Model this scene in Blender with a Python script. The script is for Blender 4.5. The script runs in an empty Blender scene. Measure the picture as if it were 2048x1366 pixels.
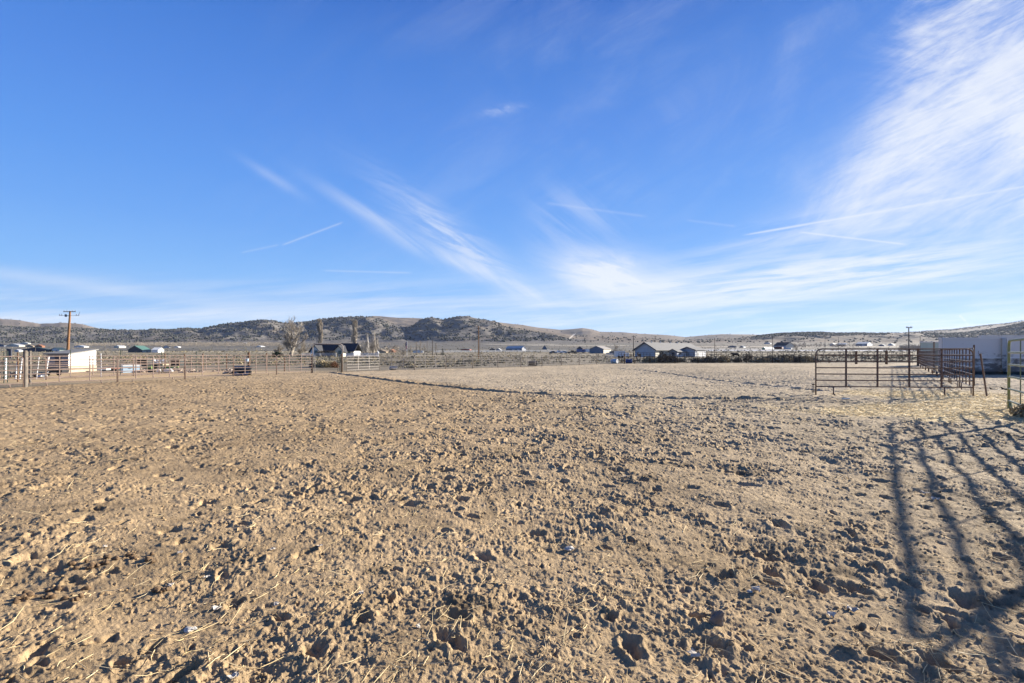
import bpy, math, random
import numpy as np
from mathutils import Vector, Matrix
R = math.radians
random.seed(7)
C = bpy.context.scene.collection
EYE = 1.62          # camera height
HZ = 706.0          # horizon row of the 2048 px photograph, used only to survey positions
SUN_AZ, SUN_EL = 61.5, 16.5

# ------------------------------------------------------------------ numpy noise
def _hash(ix, iy, s):
    h = (ix.astype(np.int64) * 374761393 + iy.astype(np.int64) * 668265263 + s * 974711) & 0xffffffff
    h = ((h ^ (h >> 13)) * 1274126177) & 0xffffffff
    h = ((h ^ (h >> 16)) * 2246822519) & 0xffffffff
    return ((h ^ (h >> 15)) & 0xffffff) / float(0xffffff)
def gnoise(x, y, s=0):
    ix = np.floor(x); iy = np.floor(y); fx = x - ix; fy = y - iy
    u = fx*fx*fx*(fx*(fx*6-15)+10); v = fy*fy*fy*(fy*(fy*6-15)+10)
    def g(dx, dy):
        a = _hash(ix+dx, iy+dy, s) * 6.2831853
        return np.cos(a)*(fx-dx) + np.sin(a)*(fy-dy)
    return 1.5*((g(0,0)*(1-u)+g(1,0)*u)*(1-v) + (g(0,1)*(1-u)+g(1,1)*u)*v)
def fbm(x, y, o=4, s=0, gain=.5):
    r = 0; a = 1; t = 0
    for k in range(o):
        r = r + a*gnoise(x*2**k+17.3*k, y*2**k-9.1*k, s+k); t += a; a *= gain
    return r/t
def sstep(a, b, x):
    t = np.clip((x-a)/(b-a), 0, 1); return t*t*(3-2*t)
def pits(x, y, cell, rmin, rmax, prob, s, sx=1.0):
    """soft round dents on a jittered grid; returns 0..1 depth and the raised rim"""
    gx = x/cell; gy = y/cell; ix = np.floor(gx); iy = np.floor(gy)
    dep = np.zeros_like(x); rim = np.zeros_like(x)
    for dx in (-1, 0, 1):
        for dy in (-1, 0, 1):
            cx = ix+dx; cy = iy+dy
            px = (cx+_hash(cx, cy, s))*cell; py = (cy+_hash(cx, cy, s+1))*cell
            rr = rmin+(rmax-rmin)*_hash(cx, cy, s+2)
            on = (_hash(cx, cy, s+3) < prob)
            an = _hash(cx, cy, s+4)*3.14159
            ex = (x-px)*np.cos(an)+(y-py)*np.sin(an); ey = -(x-px)*np.sin(an)+(y-py)*np.cos(an)
            d = np.sqrt(ex*ex+(ey*1.5)**2)/rr
            dep = np.maximum(dep, on*(1-sstep(.45, 1.0, d)))
            rim = np.maximum(rim, on*np.exp(-((d-1.2)/.25)**2))
    return dep, rim

# ------------------------------------------------------------------ terrain
BD = [-50, 0, 50, 58, 68, 100, 160, 250, 400, 700, 1200, 1500, 2500]
BZ = [0, 0, 0, .05, .18, .28, .36, .8, 2.6, 9.5, 25, 32, 60]
def base_z(D): return np.interp(D, BD, BZ)
SKY = np.array([(-200,640),(0,652),(60,655),(120,655),(165,657),(205,659),(250,660),(278,661),(305,658.5),(330,660),(370,656),(400,658),(430,651),
 (458,646),(480,645),(500,642),(525,639.5),(545,641),(560,645),(590,646.5),(610,645),(635,639),(650,637.5),(675,634.5),(700,633.5),
 (720,633),(740,634),(760,639),(785,648),(812,656),(828,650),(838,641),(850,636.5),(858,635),(866,635),(885,639),(905,635.5),(920,632.5),(935,632),
 (950,636),(985,642),(1000,646),(1020,652),(1050,658),(1100,664),(1140,670),(1165,672),(1200,672),(1250,674),(1300,676),(1370,681),(1400,680),(1450,677),(1500,674),
 (1520,671),(1560,667),(1600,665.5),(1640,665),(1680,667),(1740,667),(1800,667),(1830,666),(1860,666),(1900,667),(1940,664),(1980,659),(2010,653),(2048,645),(2300,630)], float)
SKB = np.array([(-200,630),(0,636),(40,640.5),(80,648),(120,646.3),(140,647.7),(165,650),(205,659),(260,675),(600,675),(700,650),(735,636),(745,632.6),(760,633),(780,635),
 (810,637),(845,638),(870,650),(900,672),(930,672),(960,655),(985,643),(1000,646),(1040,650),(1075,655),(1120,659.5),(1140,658.5),(1165,656.5),(1180,658.3),(1200,664),
 (1250,666),(1300,669),(1340,671),(1370,675),(1400,672),(1445,669),(1500,669),(1520,669),(1560,671),(1640,673),(1700,672),(1740,668),(1800,666.5),(1830,664.5),
 (1860,662.5),(1900,659.5),(1940,655),(1980,650.5),(2010,647),(2048,641),(2300,625)], float)
def DP(X, Y):
    r = np.hypot(X, Y)+1e-6
    c = Y/r
    D = r*np.maximum(c, .62)
    az = np.arctan2(X, Y); az = np.clip(az, -R(50), R(50))
    return D, 1024+1000*np.tan(az)
def terrain(X, Y):
    X = np.asarray(X, float); Y = np.asarray(Y, float)
    D, p = DP(X, Y)
    z = base_z(D)
    z = z + sstep(350, 1500, D)*2.2*fbm(X/260, Y/260, 3, 5)
    far = D > 1350
    if np.any(far):
        x = X[far] if X.ndim else X; y = Y[far] if Y.ndim else Y
        d = D[far] if D.ndim else D; q = p[far] if p.ndim else p
        z0 = base_z(d)
        D0, Dr = 1500+60*np.sin(q/90.), 2300.
        zr = EYE+(HZ-np.interp(q, SKY[:,0], SKY[:,1]))/1000*Dr
        t = (d-D0)/(Dr-D0); tc = np.clip(t, 0, 1)
        n1 = fbm(x/330, y/330, 4, 11); n2 = np.abs(fbm(x/210+4, y/210, 3, 21))
        s = sstep(0, 1, tc)*.55+tc*.45
        zf = z0+(zr-base_z(Dr))*s
        zf = zf+(zr-base_z(Dr))*4*tc*(1-tc)*(.30*n1-.42*n2+.07)+4*tc**2*(1-tc)*8*fbm(x/60, y/60, 3, 31)
        zf = zf+sstep(.7,1,tc)*1.2*fbm(x/25, y/25, 3, 77)
        zf = np.where(t > 1, zr-(d-Dr)*.16, zf)
        D1, D2 = 2700., 3900.
        zb = EYE+(HZ-np.interp(q, SKB[:,0], SKB[:,1]))/1000*D2
        t2 = (d-D1)/(D2-D1); t2c = np.clip(t2, 0, 1)
        s2 = sstep(0, 1, t2c)
        zz = 50+(zb-50)*s2+(zb-50)*2.2*t2c*(1-t2c)*(.35*fbm(x/500, y/500, 3, 41)-.25*np.abs(fbm(x/260, y/260, 3, 43)))
        zz = np.where(t2 > 1, zb-(d-D2)*.1, zz)
        zz = np.where(t2 < 0, 0, zz)
        hill = np.maximum(np.where(t > 0, np.maximum(zf, 0), z0), zz)
        if z.ndim: z[far] = np.where(t > 0, hill, z[far])
        else: z = hill if t > 0 else z
    return z
def tz(x, y): return float(terrain(np.array([x]), np.array([y]))[0])
def at(px, Y): return (px-1024)/1000*Y, Y
def zpx(py, Y): return EYE+(HZ-py)/1000*Y
def yy(py): return EYE*1000/(py-HZ)      # depth of flat ground seen at a row

def seg_dist(X, Y, pts):
    best = np.full(X.shape, 1e9); side = np.zeros(X.shape); 
    for (x0,y0),(x1,y1) in zip(pts[:-1], pts[1:]):
        dx, dy = x1-x0, y1-y0; L = dx*dx+dy*dy
        t = np.clip(((X-x0)*dx+(Y-y0)*dy)/L, 0, 1)
        ex = X-(x0+t*dx); ey = Y-(y0+t*dy); d = np.hypot(ex, ey)
        sd = np.sign(dx*ey-dy*ex)
        m = d < best; best = np.where(m, d, best); side = np.where(m, sd, side)
    return best, side
def gp(px, py): Y = yy(py); return ((px-1024)/1000*Y, Y)
FUR1 = [gp(*q) for q in ((662,744.6),(687,748),(760,757.5),(830,766),(900,773),(960,779),(1024,784),(1090,788),(1150,791),(1300,795),(1420,797),(1560,798))]
FUR2 = [gp(*q) for q in ((1235,736.5),(1290,741),(1340,747),(1400,756),(1460,764),(1540,771),(1640,781))]
FENCE = [(-60,14)]+[at(p, y) for p, y in ((-170,20),(48,23.6),(235,27.6),(370,31),(467,34.4),(553,37.4),(625,40.6),(687,42),(759,46),(829,47.8),(891,50.4),(945,52.4),(996,54.6),(1042,56.6),(1084,58.8),(1123,60.8),(1158,63),(1193,65.2),(1226,67),(1640,69.5),(1820,70))]+[(200,72)]
FX = np.array([f[0] for f in FENCE]); FY = np.array([f[1] for f in FENCE])
def arena_mask(X, Y):
    lim = np.interp(X, FX, FY)
    return 1-sstep(-.5, 2.5, Y-lim)
def micro(X, Y):
    A = arena_mask(X, Y)
    wx = X+.06*fbm(X/.3, Y/.3, 2, 60); wy = Y+.06*fbm(X/.3, Y/.3, 2, 61)
    f1, s1 = seg_dist(X, Y, FUR1); f2, s2 = seg_dist(X, Y, FUR2)
    beyond = sstep(0, 1.5, f1*s1)                    # the dragged, smoother half of the arena
    beyond = np.where(X > 13, np.maximum(beyond, sstep(16, 20, Y)), beyond)
    left = 1-sstep(-5.5, 1.5, X-.10*Y+1.6*fbm(X/2.3, Y/2.3, 2, 71))
    M = (.95-.36*left)*(1-.34*beyond)
    M = M*(.85+.6*fbm(X/1.7, Y/1.7, 3, 70))*(1+.30*sstep(5, 9, Y)*(1-.5*sstep(26, 40, Y)))
    rough = np.clip(.62+1.5*fbm(X/.9, Y/.9, 3, 75), .22, 1.4)
    h = .055*fbm(X/1.3, Y/1.3, 3, 80)*(.5+.5*M)
    w2 = .035*fbm(X/.09, Y/.09, 2, 62); w3 = .035*fbm(X/.09, Y/.09, 2, 63)
    bil = np.abs(gnoise((wx+w2)/.26, (wy+w3)/.26, 84))+.55*np.abs(gnoise((wx+w2)/.12, (wy+w3)/.12, 85))
    h = h+M*rough*(.034*fbm(wx/.38, wy/.38, 3, 81)+.026*fbm(wx/.12, wy/.12, 4, 82, .68)-(.027+.020*sstep(5, 12, Y))*(bil-.45))
    near = 1-sstep(9, 16, np.hypot(X, Y))
    h = h+near*(.35+.65*rough)*(.4+.6*M)*(.014*fbm(X/.045, Y/.045, 3, 83, .68)+.012*(.25-np.abs(gnoise((X+w2*.6)/.05, (Y+w3*.6)/.05, 86))))
    ux = wx+w2*1.3; uy = wy+w3*1.3
    d1, r1 = pits(ux, uy, .34, .05, .105, .42, 100)
    d2, r2 = pits(ux, uy, .14, .016, .040, .50, 120)
    d3, r3 = pits(ux, uy, .62, .08, .15, .42, 140)
    farb = 1+.5*sstep(8, 25, Y)
    h = h-M*farb*(.055*d1-.018*r1)*(1-.3*left)-M*(.022*d2-.006*r2)-M*.06*d3+M*.012*r3
    clod = np.clip(fbm(X/.10, Y/.10, 3, 150)-.12, 0, 1)
    h = h+M*.030*clod*(1-.4*left)
    # drag marks: raised, crumbly ridges with a groove beside
    for f, s, a in ((f1, s1, 1.), (f2, s2, .75)):
        w = .10+.05*fbm(X/.8, Y/.8, 2, 160)
        w = w*(1+np.hypot(X, Y)*.012)
        h = h+a*(.075*np.exp(-((f*s-.02)/w)**2)*(.6+1.1*fbm(X/.4, Y/.4, 3, 161))-.04*np.exp(-((f*s+.22)/.14)**2))
    # rake lines in the pen on the right
    pen = sstep(9, 13, X)*sstep(20, 24, Y)*(1-sstep(60, 66, Y))
    h = h+pen*.03*np.sin((X*.55+Y*.83)*2*math.pi/.9+3*fbm(X/3, Y/3, 2, 170))
    h = h*(1-.45*sstep(.2, .9, straw_w(X, Y)))
    return h*A

def straw_w(X, Y):
    n = fbm(X/1.2, Y/1.2, 3, 200)
    a = np.exp(-(((X-12.6)/4.6)**2+((Y-14.0-.12*(X-12))/2.3)**2))
    b = np.exp(-(((X-16.5)/4.0)**2+((Y-18)/4.5)**2))
    m = np.maximum(a, .9*b)
    return np.clip(sstep(.25, .75, m+.45*n), 0, 1)
def soil_tint(X, Y):
    D, p = DP(X, Y)
    py = HZ-(terrain(X, Y)-EYE)/np.maximum(D, 1)*1000
    n1 = fbm(X/1.1, Y/1.1, 4, 300)[..., None]; n2 = fbm(X/.22, Y/.22, 3, 301)[..., None]; n3 = fbm(X/6, Y/6, 3, 302)[..., None]
    warm = np.array([.375,.266,.148]); grey = np.array([.365,.288,.185]); pale = np.array([.45,.36,.24])
    l = sstep(-3, 9, X+.1*Y+1.5*n1[...,0])[..., None]
    col = warm*(1-l)+grey*l
    f1, s1 = seg_dist(X, Y, FUR1)
    b = sstep(0, 2, f1*s1)[..., None]*.8*sstep(10, 25, Y)[..., None]
    col = col*(1-b)+pale*b
    fl = (sstep(24, 40, Y)*(1-sstep(-14, -2, X)))[..., None]*.5
    col = col*(1-fl)+np.array([.46,.35,.22])*fl
    col = col*(1+.26*n1+.20*n2+.24*n3)
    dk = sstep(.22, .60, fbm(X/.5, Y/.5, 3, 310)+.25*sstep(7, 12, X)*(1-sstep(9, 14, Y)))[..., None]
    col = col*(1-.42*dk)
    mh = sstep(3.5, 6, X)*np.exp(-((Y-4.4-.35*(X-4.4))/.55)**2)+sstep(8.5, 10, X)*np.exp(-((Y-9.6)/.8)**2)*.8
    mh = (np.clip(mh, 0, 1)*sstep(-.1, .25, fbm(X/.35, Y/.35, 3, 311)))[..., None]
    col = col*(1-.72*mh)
    sw = straw_w(X, Y)[..., None]*.85
    col = col*(1-sw)+np.array([.78,.60,.30])*(1+.3*n2)*sw
    A = arena_mask(X, Y)[..., None]
    scrub = np.array([.20,.17,.12])*(1+.35*fbm(X/7, Y/7, 3, 320)[..., None])
    yard = sstep(0, .5, np.exp(-(((X+28)/16)**2+((Y-36)/8)**2)))[..., None]
    scrub = scrub*(1-yard)+np.array([.50,.36,.20])*yard
    tanb = (sstep(150, 190, D)*(1-sstep(330, 420, D)))[..., None]
    scrub = scrub*(1-.6*tanb)+np.array([.29,.245,.165])*tanb*.6
    g = sstep(330, 520, D)[..., None]
    nb = fbm(p/110, D/70, 3, 330)[..., None]
    flat = np.array([.150,.140,.118])*(1+.25*fbm(X/60, Y/60, 3, 331)[..., None])
    flat = flat*(1-sstep(.12, .3, nb))+np.array([.235,.20,.15])*sstep(.12, .3, nb)
    rgt = (sstep(1150, 1450, p))[..., None]
    flat = flat*(1-.6*rgt)+np.array([.215,.19,.15])*.6*rgt*(1+.3*nb)
    scrub = scrub*(1-g)+flat*g
    for yv, p0, p1, wd, cc in ((698.2,1395,1560,.55,(.55,.52,.48)),(700.8,1380,2000,.8,(.50,.52,.55)),(688.5,980,1110,.4,(.52,.46,.36)),(690.6,1060,1250,.5,(.5,.44,.33)),(703.6,150,620,.8,(.52,.43,.27)),(693.5,1380,1800,.6,(.47,.40,.30))):
        w = (np.exp(-((py-yv)/wd)**2)*sstep(p0-20, p0+10, p)*(1-sstep(p1-10, p1+20, p))*(D > 120)*(D < 1450))[..., None]
        scrub = scrub*(1-w)+np.array(cc)*w
    col = col*A+scrub*(1-A)
    # hills
    brown = np.array([.205,.165,.122]); rock = np.array([.150,.138,.122])
    top = np.interp(p, SKY[:,0], SKY[:,1])
    br = np.zeros_like(p)
    br = np.maximum(br, sstep(975, 1000, p)*(1-sstep(0, 2.5, py-np.interp(p, [985,1010,1060,1100,1140,1300], [643,652,661,667,676,684]))))
    br = np.maximum(br, sstep(1140, 1190, p)*.75)
    br = np.maximum(br, (D > 2680)*1.)
    br = np.maximum(br, sstep(.1, .35, fbm(X/180, Y/180, 4, 340))*.6)
    br = br[..., None]
    hc = rock*(1-br)+brown*br
    hc = hc*(1+.30*fbm(X/45, Y/45, 4, 341)[..., None]+.22*fbm(X/12, Y/12, 2, 342)[..., None])
    tr = (np.exp(-((p-np.interp(py, [666,670,678], [1152,1147,1138]))/1.6)**2)*(py > 667)*(py < 679))[..., None]
    tr = np.maximum(tr, (np.exp(-((py-672)/.35)**2)*(p > 1060)*(p < 1120)*.7)[..., None])
    hc = hc*(1-tr)+np.array([.7,.62,.5])*tr
    h = sstep(1380, 1560, D)[..., None]
    col = col*(1-h)+hc*h
    return np.clip(col, .02, .9)

# ------------------------------------------------------------------ materials
def mat(name, col, rough=.7, metal=0., noise=None, bump=None, spec=.3, tex='Object'):
    m = bpy.data.materials.new(name); m.use_nodes = True
    nt = m.node_tree; b = nt.nodes['Principled BSDF']
    b.inputs['Roughness'].default_value = rough; b.inputs['Metallic'].default_value = metal
    b.inputs['Specular IOR Level'].default_value = spec
    col = tuple(c*.84 for c in col)
    b.inputs['Base Color'].default_value = (*col, 1)
    if noise or bump:
        tc = nt.nodes.new('ShaderNodeTexCoord')
    if noise:
        sc, amt = noise[0], noise[1]; col2 = tuple(c*.84 for c in noise[2]) if len(noise) > 2 else tuple(c*(1-amt) for c in col)
        n = nt.nodes.new('ShaderNodeTexNoise'); n.inputs['Scale'].default_value = sc; n.inputs['Detail'].default_value = 6; n.inputs['Roughness'].default_value = .65
        nt.links.new(tc.outputs[tex], n.inputs['Vector'])
        r = nt.nodes.new('ShaderNodeValToRGB'); r.color_ramp.elements[0].position = .38; r.color_ramp.elements[1].position = .62
        r.color_ramp.elements[0].color = (*col2, 1); r.color_ramp.elements[1].color = (*col, 1)
        nt.links.new(n.outputs['Fac'], r.inputs['Fac']); nt.links.new(r.outputs['Color'], b.inputs['Base Color'])
    if bump:
        n = nt.nodes.new('ShaderNodeTexNoise'); n.inputs['Scale'].default_value = bump[0]; n.inputs['Detail'].default_value = 5
        nt.links.new(tc.outputs[tex], n.inputs['Vector'])
        bp = nt.nodes.new('ShaderNodeBump'); bp.inputs['Strength'].default_value = bump[1]; bp.inputs['Distance'].default_value = bump[2]
        nt.links.new(n.outputs['Fac'], bp.inputs['Height']); nt.links.new(bp.outputs['Normal'], b.inputs['Normal'])
    return m
def tint_mat(name, scale, lo, hi, bsc, bdist):
    m = bpy.data.materials.new(name); m.use_nodes = True
    nt = m.node_tree; b = nt.nodes['Principled BSDF']; N = nt.nodes.new; L = nt.links.new
    b.inputs['Roughness'].default_value = 1; b.inputs['Specular IOR Level'].default_value = .1
    a = N('ShaderNodeAttribute'); a.attribute_name = 'tint'
    tc = N('ShaderNodeTexCoord')
    n = N('ShaderNodeTexNoise'); n.inputs['Scale'].default_value = scale; n.inputs['Detail'].default_value = 8; n.inputs['Roughness'].default_value = .75
    L(tc.outputs['Object'], n.inputs['Vector'])
    mr = N('ShaderNodeMapRange'); mr.inputs['From Min'].default_value = .3; mr.inputs['From Max'].default_value = .7; mr.inputs['To Min'].default_value = lo; mr.inputs['To Max'].default_value = hi
    L(n.outputs['Fac'], mr.inputs['Value'])
    mx = N('ShaderNodeVectorMath'); mx.operation = 'SCALE'; L(a.outputs['Color'], mx.inputs[0]); L(mr.outputs['Result'], mx.inputs['Scale'])
    L(mx.outputs['Vector'], b.inputs['Base Color'])
    n2 = N('ShaderNodeTexNoise'); n2.inputs['Scale'].default_value = bsc; n2.inputs['Detail'].default_value = 6; n2.inputs['Roughness'].default_value = .7
    L(tc.outputs['Object'], n2.inputs['Vector'])
    bp = N('ShaderNodeBump'); bp.inputs['Strength'].default_value = .9; bp.inputs['Distance'].default_value = bdist
    L(n2.outputs['Fac'], bp.inputs['Height']); L(bp.outputs['Normal'], b.inputs['Normal'])
    return m
M = {
 'soil': tint_mat('soil', 9, .72, 1.25, 60, .012),
 'hill': tint_mat('hill_ground', .05, .7, 1.3, .12, 1.5),
 'rust': mat('rusty_pipe', (.19,.125,.098), .75, .0, (14,.5,(.085,.060,.052))),
 'pink': mat('weathered_pipe', (.29,.215,.18), .65, .0, (10,.35,(.18,.125,.10))),
 'palepipe': mat('galvanised_pipe', (.46,.41,.36), .6, .1, (10,.3)),
 'darkpipe': mat('dark_pipe', (.11,.085,.07), .7, .0, (10,.5)),
 'green': mat('green_pipe', (.13,.21,.10), .5, .0, (12,.4,(.20,.20,.12)), spec=.5),
 'greentop': mat('dusty_green_pipe', (.42,.44,.34), .6, .0, (12,.3,(.25,.30,.19))),  # pale rail colour carries the light falling on the rail tops
 'wood': mat('old_wood', (.21,.125,.075), .9, 0, (8,.5), (30,.6,.01)),
 'polewood': mat('pole_wood', (.34,.18,.085), .85, 0, (5,.4), (20,.5,.01)),
 'greywood': mat('grey_wood', (.27,.235,.195), .9, 0, (8,.4)),
 'steel': mat('galvanised_steel', (.45,.46,.47), .45, .5, (6,.25)),
 'tpost': mat('dark_green_steel', (.05,.07,.055), .6),
 'white': mat('white_paint', (.80,.80,.78), .6, 0, (2,.10)),
 'pvc': mat('white_plastic', (.85,.85,.84), .45),
 'bluewhite': mat('pale_grey_siding', (.55,.57,.60), .7, 0, (1.5,.12)),  # pale walls, and painted shade on the ranch house gable
 'cream': mat('cream_siding', (.74,.68,.54), .7, 0, (1.5,.12)),
 'mint': mat('pale_green_siding', (.52,.60,.54), .7, 0, (1.5,.12)),
 'tan': mat('tan_wall', (.46,.36,.25), .8, 0, (1.5,.2)),
 'orange': mat('orange_brown_wall', (.48,.22,.12), .8, 0, (1.5,.25)),
 'red': mat('red_brown_metal', (.42,.10,.07), .6, 0, (1.5,.3)),
 'maroon': mat('dark_maroon_metal', (.13,.035,.03), .6, 0, (2,.4)),
 'brownwall': mat('brown_board_wall', (.16,.125,.11), .85, 0, (3,.35)),
 'greyroof': mat('grey_shingle_roof', (.27,.265,.25), .85, 0, (4,.25)),
 'darkroof': mat('dark_shingle_roof', (.06,.062,.07), .85, 0, (3,.3)),
 'greenroof': mat('green_metal_roof', (.20,.38,.26), .5, 0, (1,.15)),
 'dkgreenroof': mat('dark_green_roof', (.05,.085,.075), .6, 0, (1,.2)),
 'metalroof': mat('pale_metal_roof', (.66,.66,.62), .5, .1, (1,.15)),
 'tanroof': mat('tan_metal_roof', (.50,.45,.38), .6, 0, (1,.15)),
 'slate': mat('slate_blue_wall', (.22,.25,.30), .7, 0, (1.5,.15)),  # blue walls, and painted shade on unlit building faces
 'trim': mat('dark_trim', (.06,.065,.09), .6),
 'glass': mat('window_glass', (.03,.04,.05), .1, 0, spec=.8),
 'greenglass': mat('curtained_window', (.10,.17,.15), .3),
 'black': mat('black_plastic', (.018,.019,.022), .4, 0, (3,.3)),
 'greyplastic': mat('grey_sheet', (.17,.19,.22), .5, 0, (4,.4)),
 'blue': mat('blue_plastic', (.03,.10,.33), .4, 0, (3,.3)),
 'paleblue': mat('pale_blue_plastic', (.42,.56,.68), .45, 0, (3,.15)),  # blue plastic, and painted shade on white barrel and chest
 'lime': mat('lime_tarp', (.33,.48,.12), .7, 0, (3,.25)),
 'tarp': mat('dark_tarp', (.045,.055,.055), .8, 0, (3,.4)),
 'stone': mat('dark_stone', (.26,.225,.19), .85, 0, (20,.35), (60,.5,.004)),
 'whiterock': mat('white_rock', (.62,.59,.53), .85, 0, (4,.25), (12,.6,.04)),
 'paper': mat('dirty_white_scrap', (.66,.58,.47), .8, 0, (40,.3)),
 'dung': mat('dried_manure', (.24,.155,.085), .95, 0, (60,.5), (150,.8,.004)),
 'rubble': mat('pale_rubble', (.60,.49,.38), .9, 0, (6,.35)),
 'straw': mat('straw', (.92,.76,.46), .7, 0, (3,.35,(.80,.60,.29)), spec=.4),
 'bark': mat('pale_bark', (.44,.39,.32), .9, 0, (1.2,.25)),
 'twig': mat('bare_twigs', (.44,.38,.30), .9, 0, (.4,.3)),
 'whitebark': mat('white_bark', (.55,.52,.47), .9, 0, (1.2,.2)),
 'tantwig': mat('tan_twigs', (.56,.49,.39), .9, 0, (.5,.3)),
 'evergreen': mat('spruce_needles', (.035,.06,.035), .9, 0, (2,.4)),
 'juniper': mat('juniper_foliage', (.080,.084,.070), .95, 0, (.05,.3)),
 'sage': mat('sagebrush', (.27,.25,.19), .95, 0, (.12,.5,(.17,.16,.115))),
 'drygrass': mat('dry_shrub', (.46,.38,.23), .95, 0, (.3,.35,(.30,.24,.14))),
 'darkshrub': mat('dark_shrub', (.20,.165,.115), .95, 0, (.8,.4)),
 'hide': mat('black_hide', (.010,.010,.011), .6),
 'tyre': mat('black_rubber', (.02,.02,.02), .8),
 'carwhite': mat('white_car_paint', (.75,.76,.77), .3, 0, spec=.6),
 'cardark': mat('dark_car_paint', (.03,.035,.05), .3, 0, spec=.6),
 'carblue': mat('blue_car_paint', (.07,.13,.30), .3, 0, spec=.6),
 'foundation': mat('concrete_block', (.47,.40,.30), .9, 0, (2,.2)),
 'flagred': mat('flag_red', (.45,.04,.05), .8), 'flagblue': mat('flag_blue', (.03,.04,.14), .8),
}
def trailer_mat():
    m = mat('stained_white_panels', (.62,.62,.62), .65)
    nt = m.node_tree; N = nt.nodes.new; L = nt.links.new; b = nt.nodes['Principled BSDF']
    tc = N('ShaderNodeTexCoord'); sp = N('ShaderNodeSeparateXYZ'); L(tc.outputs['Object'], sp.inputs[0])
    n = N('ShaderNodeTexNoise'); n.inputs['Scale'].default_value = 1.6; n.inputs['Detail'].default_value = 9; n.inputs['Roughness'].default_value = .72
    mp = N('ShaderNodeMapping'); mp.inputs['Scale'].default_value = (.55, .55, 1.5); L(tc.outputs['Object'], mp.inputs[0]); L(mp.outputs[0], n.inputs['Vector'])
    z = N('ShaderNodeMapRange'); z.inputs['From Min'].default_value = .3; z.inputs['From Max'].default_value = 2.2; z.inputs['To Min'].default_value = .16; z.inputs['To Max'].default_value = -.10
    L(sp.outputs['Z'], z.inputs['Value'])
    ad = N('ShaderNodeMath'); L(n.outputs['Fac'], ad.inputs[0]); L(z.outputs[0], ad.inputs[1])
    r = N('ShaderNodeValToRGB'); e = r.color_ramp.elements; e[0].position = .50; e[0].color = (.62,.61,.58,1); e[1].position = .64; e[1].color = (.14,.13,.12,1)
    L(ad.outputs[0], r.inputs[0]); L(r.outputs[0], b.inputs['Base Color'])
    return m
M['trailer'] = trailer_mat()

# ------------------------------------------------------------------ mesh builder
class MB:
    def __init__(s): s.v = []; s.f = []
    def add(s, vs, fs):
        n = len(s.v); s.v.extend(tuple(v) for v in vs); s.f.extend(tuple(i+n for i in f) for f in fs); return s
    def box(s, x0, x1, y0, y1, z0, z1):
        return s.add([(x,y,z) for z in (z0,z1) for x,y in ((x0,y0),(x1,y0),(x1,y1),(x0,y1))],
          [(3,2,1,0),(4,5,6,7),(0,1,5,4),(1,2,6,5),(2,3,7,6),(3,0,4,7)])
    def tube(s, pts, r, n=8, cap=True):
        pts = [Vector(p) for p in pts]; rs = r if isinstance(r, (list, tuple)) else [r]*len(pts)
        vs = []; fs = []; up = None
        for i, p in enumerate(pts):
            a = pts[max(i-1, 0)]; b = pts[min(i+1, len(pts)-1)]; d = (b-a)
            d = d.normalized() if d.length > 1e-9 else Vector((0,0,1))
            if up is None:
                up = Vector((0,0,1)) if abs(d.z) < .9 else Vector((1,0,0))
            x = d.cross(up).normalized(); y = x.cross(d).normalized(); up = y
            for k in range(n):
                t = 2*math.pi*k/n; vs.append(p+rs[i]*(math.cos(t)*x+math.sin(t)*y))
        for i in range(len(pts)-1):
            for k in range(n):
                a = i*n+k; b = i*n+(k+1) % n; fs.append((a, b, b+n, a+n))
        if cap and n > 2:
            fs.append(tuple(range(n-1, -1, -1))); fs.append(tuple(range((len(pts)-1)*n, len(pts)*n)))
        return s.add(vs, fs)
    def blob(s, c, r, seed=0, sub=1, amp=.25, sq=(1,1,1)):
        vs, fs = ICO[sub]; rnd = random.Random(seed)
        ph = [rnd.uniform(0, 6.28) for _ in range(6)]
        out = []
        for v in vs:
            k = 1+amp*(math.sin(3*v[0]+ph[0])*math.sin(2.7*v[1]+ph[1])+.6*math.sin(5*v[2]+ph[2]+2*v[0])*math.sin(4*v[1]+ph[3]))+rnd.uniform(-amp, amp)*.35
            out.append((c[0]+v[0]*r*k*sq[0], c[1]+v[1]*r*k*sq[1], c[2]+v[2]*r*k*sq[2]))
        return s.add(out, fs)
    def build(s, name, m, parent=None, smooth=False, loc=None, rz=0):
        me = bpy.data.meshes.new(name); me.from_pydata(s.v, [], s.f); me.update()
        if smooth: me.polygons.foreach_set('use_smooth', [True]*len(me.polygons))
        me.materials.append(m if not isinstance(m, str) else M[m])
        o = bpy.data.objects.new(name, me); C.objects.link(o)
        if parent: o.parent = parent
        if loc: o.location = loc
        if rz: o.rotation_euler[2] = rz
        return o
def _ico():
    t = (1+5**.5)/2
    v = [Vector(q).normalized() for q in ((-1,t,0),(1,t,0),(-1,-t,0),(1,-t,0),(0,-1,t),(0,1,t),(0,-1,-t),(0,1,-t),(t,0,-1),(t,0,1),(-t,0,-1),(-t,0,1))]
    f = [(0,11,5),(0,5,1),(0,1,7),(0,7,10),(0,10,11),(1,5,9),(5,11,4),(11,10,2),(10,7,6),(7,1,8),(3,9,4),(3,4,2),(3,2,6),(3,6,8),(3,8,9),(4,9,5),(2,4,11),(6,2,10),(8,6,7),(9,8,1)]
    res = {0: ([tuple(q) for q in v], list(f))}
    for k in (1, 2, 3):
        mid = {}; nf = []
        def m(a, b):
            key = (min(a,b), max(a,b))
            if key not in mid: v.append(((v[a]+v[b])/2).normalized()); mid[key] = len(v)-1
            return mid[key]
        for a, b, c in f:
            x, y, z = m(a,b), m(b,c), m(c,a); nf += [(a,x,z),(b,y,x),(c,z,y),(x,y,z)]
        f = nf; res[k] = ([tuple(q) for q in v], list(f))
    return res
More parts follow.
